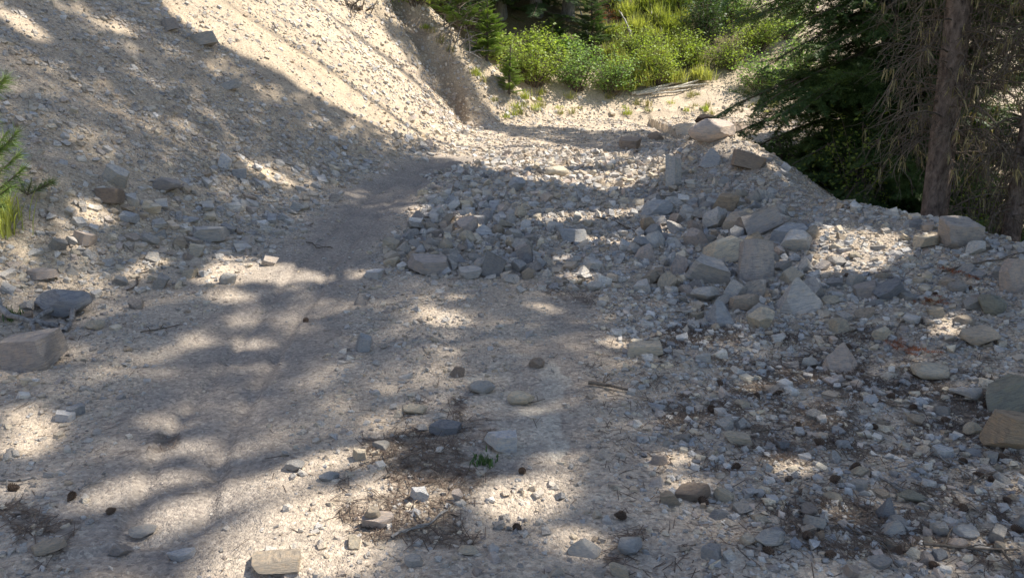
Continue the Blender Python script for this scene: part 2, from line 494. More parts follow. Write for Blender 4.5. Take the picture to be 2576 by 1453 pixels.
def build_ground():
    s = np.concatenate([np.linspace(-1.7, -0.56, 60)[:-1], np.linspace(-0.56, 0.54, 760), np.linspace(0.54, 1.7, 60)[1:]])
    y = np.concatenate([np.linspace(-9, 1.7, 30)[:-1], np.geomspace(1.7, 26, 720), np.geomspace(26, 160, 40)[1:]])
    S, Y = np.meshgrid(s, y)
    X = S * (np.maximum(Y, -2) + 4.0)
    wide = sstep(20, 60, np.abs(Y))
    X = X * (1 + wide)
    Z = H(X, Y)
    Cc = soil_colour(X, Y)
    ny, nx = X.shape
    V = np.stack([X, Y, Z], -1).reshape(-1, 3)
    Cc = Cc.reshape(-1, 3)
    i = np.arange(ny * nx).reshape(ny, nx)
    F = np.stack([i[:-1, :-1], i[:-1, 1:], i[1:, 1:], i[1:, :-1]], -1).reshape(-1, 4)
    cx, cyy = V[F].mean(1)[:, 0], V[F].mean(1)[:, 1]
    d = toe_x(cyy) - cx
    reg = np.zeros(len(F), int)                                       # 0 road
    reg[(d > 0.35 + 0.2 * fbm(cx * 2, cyy * 2, 3, 71)) & (cyy < 24)] = 1
    xr = cx - crest_x(cyy)
    wv = crest_w(cyy)
    reg[(xr > -wv * 0.95) & (xr <= 1.1) & (cyy < 14.6) & (d < 0)] = 2
    reg[(xr > 1.1) & (cyy < 15.5)] = 3
    reg[cyy > hill_y(cx) - 0.4] = 4
    for k, name in enumerate(('dirt_road', 'scree_slope', 'rubble_berm', 'forest_floor', 'hillside')):
        f = F[reg == k]
        used, inv = np.unique(f, return_inverse=True)
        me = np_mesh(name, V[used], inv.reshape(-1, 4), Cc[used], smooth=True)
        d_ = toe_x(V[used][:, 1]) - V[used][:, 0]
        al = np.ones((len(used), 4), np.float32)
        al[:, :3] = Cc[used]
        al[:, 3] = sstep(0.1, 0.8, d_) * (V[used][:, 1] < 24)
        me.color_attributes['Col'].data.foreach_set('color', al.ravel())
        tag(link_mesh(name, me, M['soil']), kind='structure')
build_ground()

# ------------------------------------------------------------------ stones
def ico(sub):
    bm = bmesh.new()
    bmesh.ops.create_icosphere(bm, subdivisions=sub, radius=1.0)
    V = np.array([v.co[:] for v in bm.verts])
    F = np.array([[v.index for v in f.verts] for f in bm.faces])
    bm.free()
    return V, F
ICO = {k: ico(k) for k in (2, 3, 4, 5)}

def rock_shape(kind, sub, r, rough=0.02):
    """a stone in a unit box (-.5 to .5): a ball cut by planes, then weathered"""
    V, F = ICO[sub]
    V = V.copy()
    P = []
    def rnd(n=3):
        v = r.normal(size=n)
        return v / np.linalg.norm(v)
    def jit(v, j):
        v = np.array(v, float) + r.normal(size=3) * j
        return v / np.linalg.norm(v)
    if kind == 'block':
        for ax in ((1, 0, 0), (-1, 0, 0), (0, 1, 0), (0, -1, 0), (0, 0, 1), (0, 0, -1)):
            P.append((jit(ax, 0.2), r.uniform(0.42, 0.6)))
        for _ in range(6):
            P.append((rnd(), r.uniform(0.62, 0.85)))
    elif kind == 'slab':
        for ax in ((0, 0, 1), (0, 0, -1)):
            P.append((jit(ax, 0.08), r.uniform(0.34, 0.42)))
        for k in range(6):
            a = k * math.pi / 3 + r.uniform(-0.35, 0.35)
            P.append((jit((math.cos(a), math.sin(a), 0), 0.2), r.uniform(0.6, 0.85)))
    elif kind == 'wedge':
        P.append((jit((0, 0, -1), 0.05), 0.35))
        a0 = r.uniform(-0.3, 0.3)
        for k in range(4):
            a = a0 + k * math.pi / 2 + r.uniform(-0.35, 0.35)
            P.append((jit((math.cos(a), math.sin(a), 0.75 + r.uniform(-0.25, 0.25)), 0.1), r.uniform(0.42, 0.56)))
        for _ in range(3):
            P.append((rnd(), r.uniform(0.72, 0.85)))
    elif kind == 'round':
        for _ in range(15):
            P.append((rnd(), r.uniform(0.68, 0.88)))
    else:                                                             # angular
        for _ in range(12):
            P.append((rnd(), r.uniform(0.38, 0.66)))
    for n_, d_ in P:
        over = np.maximum(V @ n_ - d_, 0)
        V -= over[:, None] * n_
    if rough:
        o = r.uniform(0, 50, 3)
        a = fbm(V[:, 0] * 2.6 + o[0] + V[:, 2] * 1.3, V[:, 1] * 2.6 + o[1] - V[:, 2] * 1.7, 4, 5)
        b = fbm(V[:, 0] * 9 + o[2] + V[:, 2] * 5.3, V[:, 1] * 9 + o[1] - V[:, 2] * 6.1, 3, 6)
        V += V * (a * rough * 2.2 + b * rough)[:, None]
    lo, hi = V.min(0), V.max(0)
    return (V - (lo + hi) / 2) / (hi - lo), F

def rock_mesh(name, kind, sub, r, rough=0.02):
    V, F = rock_shape(kind, sub, r, rough)
    me = np_mesh(name, V, F, smooth=True)
    me.set_sharp_from_angle(angle=R(24))
    me.materials.append(M['rock'])
    return me

TONES = {                                                             # stone colours, linear
    'white': (0.82, 0.80, 0.76), 'cream': (0.68, 0.60, 0.47), 'pale grey': (0.66, 0.635, 0.59), 'grey': (0.53, 0.51, 0.48),
    'blue-grey': (0.46, 0.47, 0.48), 'slate': (0.29, 0.30, 0.32), 'tan': (0.55, 0.47, 0.375), 'brown': (0.36, 0.295, 0.24),
    'pink': (0.575, 0.49, 0.43), 'rusty': (0.46, 0.36, 0.26), 'dark grey': (0.26, 0.26, 0.26), 'charred': (0.05, 0.04, 0.035),
    'olive': (0.33, 0.325, 0.27), 'mauve': (0.43, 0.39, 0.36)}

HERO = [  # u, v of the middle, width, height in the photo, tone, shape, tilt, label, short name
 (1795, 341, 114, 58, 'pink', 'round', 0, 'big pale pink boulder lying flat on top of the far rubble mound', 'the pale pink boulder on the mound'),
 (1878, 334, 90, 52, 'brown', 'round', 8, 'large dark brown shaded boulder behind the pale pink boulder', 'the dark brown boulder on the mound'),
 (1775, 303, 52, 26, 'charred', 'round', 0, 'blackened lump of rock behind the pale pink boulder on the mound', 'the blackened lump'),
 (1732, 328, 62, 30, 'pale grey', 'slab', 0, 'flat pale grey stone at the left end of the pale pink boulder', 'the flat pale stone by the pink boulder'),
 (1694, 440, 40, 84, 'grey', 'slab', 68, 'tall thin grey slab standing on end at the foot of the far mound', 'the grey slab standing on end'),
 (1888, 412, 88, 40, 'brown', 'slab', 16, 'long reddish brown slab tilted on the crest of the far mound', 'the tilted brown slab'),
 (1790, 402, 56, 44, 'blue-grey', 'wedge', 0, 'pointed blue-grey stone below the pale pink boulder', 'the pointed blue-grey stone'),
 (1655, 527, 80, 46, 'blue-grey', 'round', -8, 'rounded blue-grey boulder at the upper edge of the stone pile', 'the rounded blue-grey boulder'),
 (1826, 514, 66, 50, 'rusty', 'angular', 0, 'rusty brown boulder at the top of the stone pile', 'the rusty boulder'),
 (1800, 555, 56, 62, 'grey', 'angular', 10, 'upright angular grey boulder just below the rusty boulder', 'the upright grey boulder'),
 (1856, 566, 66, 54, 'tan', 'angular', 0, 'tan grey boulder between the upright grey boulder and the big slanted one', 'the tan boulder in the pile'),
 (1918, 562, 112, 72, 'mauve', 'block', -22, 'big slanted mauve grey boulder at the top right of the stone pile', 'the big slanted boulder'),
 (1986, 592, 92, 42, 'blue-grey', 'slab', -10, 'flat blue-grey block leaning against the big slanted boulder', 'the flat blue-grey block'),
 (2006, 612, 74, 60, 'pale grey', 'angular', 0, 'pale grey twin-peaked stone under the flat blue-grey block', 'the twin-peaked pale stone'),
 (1826, 632, 112, 66, 'cream', 'block', -20, 'cream block with banded layers in the middle of the stone pile', 'the banded cream block'),
 (1902, 668, 92, 100, 'mauve', 'slab', 60, 'large mauve brown slab standing upright in the stone pile', 'the upright mauve slab'),
 (1786, 692, 104, 66, 'grey', 'block', 14, 'large grey boulder with a sunlit top in front of the banded cream block', 'the grey boulder below the cream block'),
 (1776, 745, 72, 52, 'grey', 'angular', 0, 'grey angular boulder at the front of the stone pile', 'the front grey boulder'),
 (1816, 796, 72, 62, 'blue-grey', 'wedge', 0, 'triangular blue-grey stone standing in front of the stone pile', 'the triangular stone'),
 (2006, 752, 116, 84, 'grey', 'wedge', -12, 'big wedge-shaped grey boulder right of the stone pile', 'the big wedge boulder'),
 (1922, 807, 72, 58, 'cream', 'angular', 0, 'cream angular stone below the big wedge boulder', 'the cream stone below the wedge'),
 (1880, 765, 76, 44, 'tan', 'slab', 0, 'flat tan stone left of the big wedge boulder', 'the flat tan stone by the wedge'),
 (2416, 593, 112, 82, 'mauve', 'block', 4, 'big boxy mauve boulder on the crest of the berm below the thick trunk', 'the boxy crest boulder'),
 (2336, 611, 56, 34, 'cream', 'block', 0, 'cream block touching the left side of the boxy crest boulder', 'the cream block by the crest boulder'),
 (2460, 628, 46, 40, 'pale grey', 'angular', 0, 'pale grey stone at the right foot of the boxy crest boulder', 'the pale stone by the crest boulder'),
 (2122, 906, 84, 70, 'pink', 'wedge', 0, 'pinkish pyramid-shaped stone alone on the right-hand gravel', 'the pink pyramid stone'),
 (2472, 850, 92, 62, 'tan', 'round', 0, 'rounded tan boulder with fine layers low on the berm', 'the rounded tan boulder'),
 (2552, 702, 66, 88, 'pink', 'angular', 0, 'tall pinkish grey boulder on the berm right of the boxy crest boulder', 'the tall pinkish boulder'),
 (2240, 735, 66, 56, 'slate', 'slab', -35, 'dark slate slab leaning on the berm beside the twigs', 'the leaning slate slab'),
 (2190, 738, 66, 40, 'mauve', 'slab', -20, 'reddish grey slab lying left of the leaning slate slab', 'the reddish slab'),
 (2545, 1000, 116, 92, 'olive', 'block', -25, 'large mossy olive grey boulder at the far right of the gravel', 'the mossy boulder'),
 (2555, 1100, 116, 124, 'rusty', 'block', 5, 'big orange tan boulder with a pale top below the mossy boulder', 'the orange boulder'),
 (1266, 1117, 84, 62, 'white', 'block', 8, 'squared white block alone on the dusty ground', 'the white block'),
 (1310, 1003, 66, 40, 'cream', 'round', 0, 'rounded cream tan stone on the pale dust', 'the rounded cream stone'),
 (1040, 1031, 62, 32, 'cream', 'round', 0, 'oval cream stone left of the pale dust patch', 'the oval cream stone'),
 (1118, 1080, 74, 30, 'slate', 'slab', 0, 'flat dark slate stone left of the white block', 'the flat slate stone'),
 (1210, 975, 66, 40, 'grey', 'round', 0, 'grey half-buried stone behind the rounded cream stone', 'the half-buried grey stone'),
 (1152, 936, 36, 32, 'brown', 'angular', 0, 'small brown stone behind the half-buried grey stone', 'the small brown stone'),
 (1350, 915, 38, 28, 'brown', 'angular', 0, 'dark brown lump on the smooth side track', 'the dark brown lump'),
 (914, 866, 38, 50, 'blue-grey', 'block', 10, 'upright bluish stone standing alone on the smooth dirt', 'the upright bluish stone'),
 (940, 691, 42, 26, 'white', 'block', 0, 'white angular stone at the edge of the dirt track', 'the white track-side stone'),
 (905, 755, 30, 30, 'mauve', 'wedge', 0, 'small mauve pointed stone below the white track-side stone', 'the small mauve stone'),
 (1242, 672, 56, 62, 'dark grey', 'block', 24, 'dark grey block tipped on its corner at the front of the rubble', 'the tipped dark block'),
 (1078, 672, 116, 46, 'mauve', 'slab', 6, 'long flat mauve grey boulder along the front edge of the rubble', 'the long flat boulder'),
 (1180, 690, 64, 30, 'grey', 'slab', 0, 'flat grey stone right of the long flat boulder', 'the flat grey stone'),
 (985, 661, 36, 28, 'cream', 'block', 0, 'small cream stone left of the long flat boulder', 'the small cream stone'),
 (1176, 572, 52, 48, 'pink', 'angular', 0, 'pinkish tan boulder catching sun in the rubble', 'the sunlit pinkish boulder'),
 (1315, 640, 46, 44, 'mauve', 'block', -40, 'mauve block leaning in the rubble right of the tipped dark block', 'the leaning mauve block'),
 (1402, 435, 56, 30, 'cream', 'round', 0, 'smooth cream boulder in the sunlit part of the rubble', 'the smooth cream boulder'),
 (1300, 470, 42, 40, 'blue-grey', 'angular', 0, 'blue-grey boulder below the smooth cream boulder', 'the blue-grey rubble boulder'),
 (1440, 598, 70, 38, 'blue-grey', 'slab', 0, 'flat blue-grey boulder in the middle of the rubble', 'the flat rubble boulder'),
 (1584, 366, 56, 32, 'brown', 'block', 0, 'shaded brown block on the track behind the rubble', 'the shaded brown block'),
 (1650, 344, 40, 24, 'brown', 'angular', 0, 'small shaded brown stone at the left foot of the far mound', 'the small shaded stone'),
 (66, 892, 140, 104, 'mauve', 'block', -12, 'large layered brownish grey boulder below the driftwood', 'the layered boulder by the driftwood'),
 (152, 768, 132, 84, 'slate', 'round', 0, 'large dark grey boulder above the driftwood', 'the dark boulder by the driftwood'),
 (232, 820, 46, 30, 'cream', 'angular', 0, 'cream stone right of the driftwood', 'the cream stone by the driftwood'),
 (100, 694, 70, 30, 'pink', 'slab', 0, 'flat pinkish stone above the dark boulder', 'the flat pinkish stone'),
 (208, 605, 50, 34, 'pink', 'slab', 20, 'pinkish slab half in sun at the foot of the scree', 'the pinkish slab'),
 (290, 446, 58, 66, 'pale grey', 'slab', 35, 'pale split slab on the shaded scree above the pinkish slab', 'the pale split slab'),
 (416, 472, 76, 36, 'mauve', 'round', 0, 'mauve boulder half buried in the scree', 'the mauve scree boulder'),
 (268, 500, 64, 38, 'brown', 'block', 0, 'brown boulder below the pale split slab', 'the brown scree boulder'),
 (322, 553, 42, 32, 'blue-grey', 'block', 0, 'bluish block at the toe of the scree', 'the bluish toe block'),
 (600, 440, 36, 24, 'blue-grey', 'slab', 0, 'bluish flat stone resting high on the scree toe', 'the bluish scree slab'),
 (565, 412, 34, 34, 'white', 'slab', 30, 'whitish slab sticking out of the shaded scree', 'the whitish scree slab'),
 (520, 592, 92, 34, 'grey', 'block', 0, 'long grey stone at the bottom edge of the scree', 'the long grey toe stone'),
 (424, 70, 40, 26, 'mauve', 'slab', -10, 'mauve boulder high on the shaded slope', 'the mauve slope boulder'),
 (505, 108, 70, 26, 'grey', 'slab', -14, 'flat grey boulder high on the slope at the edge of the shade', 'the flat grey slope boulder'),
 (575, 218, 50, 20, 'grey', 'slab', -14, 'flat greyish stone midway up the shaded slope', 'the greyish slope stone'),
 (688, 1424, 116, 66, 'tan', 'block', 4, 'layered brown and cream rock at the front of the picture', 'the layered front rock'),
 (452, 1398, 66, 34, 'white', 'slab', 0, 'flat white flake lying on sunlit soil', 'the white flake'),
 (112, 1376, 80, 46, 'tan', 'round', 0, 'half-buried tan stone in the shaded front corner', 'the half-buried tan stone'),
 (350, 1342, 64, 34, 'grey', 'round', 0, 'grey stone left of the white flake', 'the grey stone by the flake'),
 (296, 1385, 60, 44, 'mauve', 'angular', 0, 'mauve stone below the grey stone beside the white flake', 'the mauve stone by the flake'),
 (156, 1048, 54, 30, 'white', 'slab', 0, 'white sunlit stone beside a bluish one left of the track', 'the white left stone'),
 (186, 1034, 46, 34, 'blue-grey', 'slab', 0, 'bluish stone touching the white sunlit one left of the track', 'the bluish left stone'),
 (1746, 1245, 84, 38, 'brown', 'slab', -14, 'flat brown slab lying on the needle litter', 'the flat brown slab'),
 (1586, 1376, 66, 62, 'blue-grey', 'round', 0, 'half-buried two-toned grey stone with a rounded back', 'the two-toned stone'),
 (1472, 1382, 78, 38, 'grey', 'wedge', 0, 'grey wedge stone left of the two-toned stone', 'the grey wedge stone'),
 (1560, 1436, 52, 40, 'cream', 'block', 0, 'cream squared block below the two-toned stone', 'the cream front block'),
 (1942, 1358, 78, 56, 'grey', 'round', 0, 'rounded grey stone among cones right of the two-toned stone', 'the rounded grey stone'),
 (1054, 1246, 42, 44, 'white', 'block', 0, 'squared white stone on brown needle litter', 'the squared white stone'),
 (1150, 1248, 30, 34, 'pink', 'angular', 12, 'pink chipped stone right of the squared white stone', 'the pink chipped stone'),
 (948, 1314, 80, 36, 'pink', 'slab', 0, 'flat pink stone carrying a small tan stone on the needles', 'the flat pink stone'),
 (1178, 1385, 52, 28, 'cream', 'round', 0, 'oval cream stone in the front litter', 'the oval front stone'),
 (1040, 1412, 46, 34, 'grey', 'block', 0, 'grey block in the litter left of the oval cream front stone', 'the grey litter block'),
 (826, 1198, 48, 30, 'blue-grey', 'round', 0, 'bluish stone in half shade left of the needle litter', 'the bluish half-shade stone'),
 (740, 1172, 46, 30, 'grey', 'round', 0, 'dull grey stone at the end of the shaded track', 'the dull grey stone'),
 (902, 1146, 36, 32, 'cream', 'block', 0, 'cream squared stone at the head of a little stone cluster', 'the cream cluster stone'),
 (2352, 938, 88, 46, 'cream', 'round', 0, 'banded cream and white stone on the right-hand gravel', 'the banded cream stone'),
 (2436, 990, 66, 44, 'pale grey', 'angular', 0, 'pale grey stone between the banded stone and the mossy boulder', 'the pale stone by the mossy boulder'),
 (2376, 1138, 46, 30, 'white', 'slab', 0, 'bright white square chip on dark litter', 'the white square chip'),
 (2450, 1080, 42, 40, 'cream', 'round', 0, 'cream rounded stone left of the orange boulder', 'the cream stone by the orange boulder'),
 (1860, 1106, 72, 34, 'cream', 'block', 8, 'long cream stone on the litter-strewn gravel', 'the long cream stone'),
 (1622, 880, 88, 40, 'cream', 'block', -6, 'long cream grey block at the edge of the side track', 'the long block by the side track'),
 (1770, 900, 40, 26, 'pale grey', 'block', 0, 'pale grey stone right of the long block by the side track', 'the pale stone past the side track'),
 (2216, 845, 52, 44, 'cream', 'angular', 0, 'cream stone above the pink pyramid stone', 'the cream stone above the pyramid'),
 (2500, 772, 64, 56, 'olive', 'round', 10, 'olive grey stone with a split on the right of the berm', 'the split olive stone'),
 (2040, 912, 44, 30, 'pale grey', 'angular', 0, 'pale grey stone left of the pink pyramid stone', 'the pale stone by the pyramid'),
 (2300, 1250, 70, 36, 'olive', 'round', 0, 'greenish grey stone among twigs', 'the greenish stone'),
 (2232, 1285, 50, 50, 'slate', 'wedge', 0, 'dark slate wedge beside the greenish stone', 'the slate wedge'),
 (2255, 1332, 60, 44, 'pale grey', 'wedge', 0, 'striped pale grey stone below the slate wedge', 'the striped pale stone'),
 (2440, 1340, 60, 34, 'pale grey', 'round', 0, 'pale grey stone right of the striped pale stone', 'the pale stone past the striped one'),
]

ROCKS = []          # (pixel size, x, y, z, sizes, rotation, tone, shape, short name)
hero_xy, hero_r = [], []

def put_hero():
    hu = np.array([h[0] for h in HERO], float)
    hv = np.array([h[1] + 0.36 * h[3] for h in HERO], float)
    P = hit(hu, hv, H)
    for (u, v, w, h, tone, shape, tilt, label, short), p in zip(HERO, P):
        r = np.random.default_rng(int(u * 7 + v * 13))
        zc = float(depth_of(p))
        wid, hgt = w * zc / FPX, h * zc / FPX
        look = math.atan2(CAM_Z - p[2], p[1])                         # a low stone shows its top as well
        if tilt > 30 or shape == 'wedge':
            hh = hgt * 0.98
        else:
            hh = max(0.30 * wid, hgt * 1.0 - 0.45 * wid * math.sin(look))
        dep = wid * r.uniform(0.7, 0.9)
        sub = 5 if w > 80 else 4
        me = rock_mesh('rock', shape, sub, r, 0.022)
        o = bpy.data.objects.new('boulder' if w > 75 else 'rock', me)
        COL.objects.link(o)
        t = R(tilt)
        if abs(tilt) > 30 and shape == 'slab':
            long_, thin = hgt * 1.15, max(wid * 0.6, 0.05)
            if tilt > 50:
                o.scale = (wid * 1.05, thin * 1.2, hgt * 1.25)
                o.rotation_euler = (R(-12), 0, r.uniform(-0.4, 0.4))
            else:
                o.scale = (wid * 1.1, dep * 0.8, hgt * 0.7)
                o.rotation_euler = (R(30), t, r.uniform(-0.5, 0.5))
            up = 0.36 * hgt
        else:
            o.scale = (wid * 1.06, dep, hh * 1.15)
            o.rotation_euler = (r.uniform(-0.1, 0.1), t, r.uniform(-0.35, 0.35))
            up = 0.42 * hh
        o.location = (p[0], p[1] + 0.3 * dep, max(p[2], float(H(p[0], p[1] + 0.2 * dep))) + up)
        if short == 'the dark brown boulder on the mound':
            o.location.y += 0.55
            o.location.z -= 0.10
        c = np.minimum(np.array(TONES[tone]) * r.uniform(1.1, 1.25), 0.85)
        o.color = (*c, 1)
        tag(o, label, 'boulder' if w > 75 else 'rock', 'boulders and stones left by the slide')
        hero_xy.append((o.location.x, o.location.y))
        hero_r.append(0.5 * wid)
put_hero()
hero_xy, hero_r = np.array(hero_xy), np.array(hero_r)

# the stone lying on the flat pink one
def put_on_pink():
    k = [i for i, h in enumerate(HERO) if h[8] == 'the flat pink stone'][0]
    r = np.random.default_rng(99)
    o = bpy.data.objects.new('rock', rock_mesh('rock', 'round', 4, r))
    COL.objects.link(o)
    o.scale = (0.065, 0.05, 0.045)
    base = bpy.data.objects[[x.name for x in bpy.data.objects if x.get('label', '').startswith('flat pink stone')][0]]
    o.location = (base.location.x - 0.02, base.location.y, base.location.z + base.scale[2] * 0.5 + 0.012)
    o.color = (*TONES['tan'], 1)
    tag(o, 'small tan stone lying on top of the flat pink stone', 'rock', 'boulders and stones left by the slide')
put_on_pink()

# the scattered rest: sampled over the ground, thickest in the rubble and along the foot of the scree
SHAPES = ['angular', 'block', 'slab', 'wedge', 'round']
def zone_density(x, y):
    """stones above 6 cm per square metre"""
    path, lit, dust = masks(x, y)
    d = toe_x(y) - x
    deb = wobble_inside(DEBRIS, x, y, 0.25, 1.6, 81)
    pile = wobble_inside(ROCKPILE, x, y, 0.2, 1.8, 83)
    n = 0.5 + 0.5 * fbm(x * 1.1, y * 1.1, 3, 85)
    toe = np.exp(-((d - 0.55) / 0.65) ** 2) * (y > 4.2) * (y < 15)
    band = sstep(0.62, 0.8, 0.5 + 0.5 * fbm(y * 1.9 + 0.3 * d, d * 0.5, 3, 86)) * (d > 0.6)
    xr = x - crest_x(y)
    bermface = (xr > -1.8) & (xr < 0.35) & (y < 14.3)
    q = 8.0 + 0 * x
    q = np.where(d > 0.3, (30 + 330 * band) * np.where(y > 11.5 + 0.2 * d, 0.22, 1.0), q)
    q = q + 340 * toe * (0.15 + n)
    q = np.where(bermface, np.where(xr > -0.8, 55 + 75 * n, 140 + 160 * n), q)
    q = np.where((x > 0.6) & (y < 6.2) & ~bermface, 70 + 150 * n, q)
    q = np.where(wobble_inside(MOUND, x, y, 0.15, 2.0, 95), 90, q)
    q = np.where(pile, 260, q)
    q = np.where(deb, 300 + 240 * n, q)
    q = np.where(wobble_inside(BETWEEN, x, y, 0.2, 1.8, 96) & ~pile, 120 + 170 * n, q)
    q = np.where(inside(CLUSTER, x, y), 520, q)
    q = np.where(y > 13.8, 150 * (d > 0.2) + 5, q)
    q = np.where(y > hill_y(x) + 1.0, 0.6, q)
    q = np.where((xr > 0.9) & (y < 15.5), 0.5, q)
    q = q * (1 - 0.97 * path * ~deb) * (1 - 0.6 * path) * (1 - 0.5 * dust)
    return q

def in_view(x, y, z, m=60):
    u, v, zc = project(np.stack([x, y, z], -1))
    return (u > -m) & (u < 2576 + m) & (v > -m) & (v < 1453 + m) & (zc > 0.4), u, v, zc

def scatter():
    r = np.random.default_rng(21)
    N = 650000
    y = 2.0 + 22.0 * r.random(N) ** 1.0
    x = (r.random(N) * 2 - 1) * (0.80 * y + 1.0)
    area = 22.0 * 2 * (0.80 * y + 1.0) / N
    keep = r.random(N) < zone_density(x, y) * area
    x, y = x[keep], y[keep]
    size = 0.03 * (1 - r.random(len(x))) ** (-1 / 1.9)
    size = np.minimum(size, 0.30)
    deb = inside(DEBRIS, x, y)
    pile = inside(ROCKPILE, x, y)
    d = toe_x(y) - x
    size = np.where(deb | pile, np.clip(size * np.where(pile | inside(CLUSTER, x, y), 1.15, 0.9), 0.028, np.where(pile, 0.22, np.where(inside(CLUSTER, x, y), 0.17, 0.125))), np.minimum(size, np.where(d > 1.0, 0.085, 0.14)))
    size = np.where(y < 5, np.minimum(size, 0.10) * 0.85, size)
    order = np.argsort(-size)
    x, y, size = x[order], y[order], size[order]
    # do not stand inside one another
    cell = {}
    ok = []
    for k in range(len(x)):
        rr = size[k] * 0.5
        if len(hero_xy) and (np.hypot(hero_xy[:, 0] - x[k], hero_xy[:, 1] - y[k]) < hero_r * 0.85 + rr * 0.6).any():
            continue
        cx, cyy = int(x[k] // 0.3), int(y[k] // 0.3)
        bad = False
        for a in (-1, 0, 1):
            for b in (-1, 0, 1):
                for j in cell.get((cx + a, cyy + b), ()):
                    if math.hypot(x[j] - x[k], y[j] - y[k]) < 0.38 * (size[j] + size[k]):
                        bad = True
        if bad:
            continue
        cell.setdefault((cx, cyy), []).append(k)
        ok.append(k)
    ok = np.array(ok)
    return x[ok], y[ok], size[ok]

TONE_NAMES = ['grey', 'blue-grey', 'pale grey', 'cream', 'tan', 'pink', 'mauve', 'white', 'brown', 'slate', 'rusty']
TONE_P = np.array([.24, .14, .19, .15, .13, .06, .045, .015, .02, .01, .005])
TONE_P = TONE_P / TONE_P.sum()

def rot_mats(e):
    cx, sx, cyy, sy, cz, sz = np.cos(e[:, 0]), np.sin(e[:, 0]), np.cos(e[:, 1]), np.sin(e[:, 1]), np.cos(e[:, 2]), np.sin(e[:, 2])
    m = np.empty((len(e), 3, 3))
    m[:, 0, 0] = cz * cyy; m[:, 0, 1] = cz * sy * sx - sz * cx; m[:, 0, 2] = cz * sy * cx + sz * sx
    m[:, 1, 0] = sz * cyy; m[:, 1, 1] = sz * sy * sx + cz * cx; m[:, 1, 2] = sz * sy * cx - cz * sx
    m[:, 2, 0] = -sy; m[:, 2, 1] = cyy * sx; m[:, 2, 2] = cyy * cx
    return m

def merged(protos, pick, loc, rot, scale, cols):
    """many copies of small shapes as one vertex soup"""
    Vs, Fs, Cs, base = [], [], [], 0
    for k, (V, F) in enumerate(protos):
        s = np.where(pick == k)[0]
        if not len(s):
            continue
        P = V[None] * scale[s][:, None, :]
        P = np.einsum('nij,nvj->nvi', rot[s], P) + loc[s][:, None, :]
        n, nv = len(s), len(V)
        Vs.append(P.reshape(-1, 3))
        Fs.append((F[None] + (base + np.arange(n) * nv)[:, None, None]).reshape(-1, F.shape[1]))
        Cs.append(np.repeat(cols[s], nv, axis=0))
        base += n * nv
    return np.concatenate(Vs), np.concatenate(Fs), np.concatenate(Cs)

def hull_stone(r):
    """a broken, blocky chip in a unit box"""
    bm = bmesh.new()
    p = np.array([[a, b, c] for a in (-1, 1) for b in (-1, 1) for c in (-1, 1)], float) * r.uniform(0.55, 1.0, (8, 3))
    p = np.vstack([p[r.permutation(8)[:int(r.integers(6, 9))]], r.normal(size=(5, 3)) * 0.6])
    for q in p:
        bm.verts.new(q)
    bmesh.ops.convex_hull(bm, input=bm.verts)
    bmesh.ops.delete(bm, geom=[v for v in bm.verts if not v.link_faces], context='VERTS')
    bmesh.ops.triangulate(bm, faces=bm.faces)
    bm.verts.index_update()
    V = np.array([v.co[:] for v in bm.verts]); F = np.array([[v.index for v in f.verts] for f in bm.faces])
    bm.free()
    lo, hi = V.min(0), V.max(0)
    return (V - (lo + hi) / 2) / (hi - lo), F

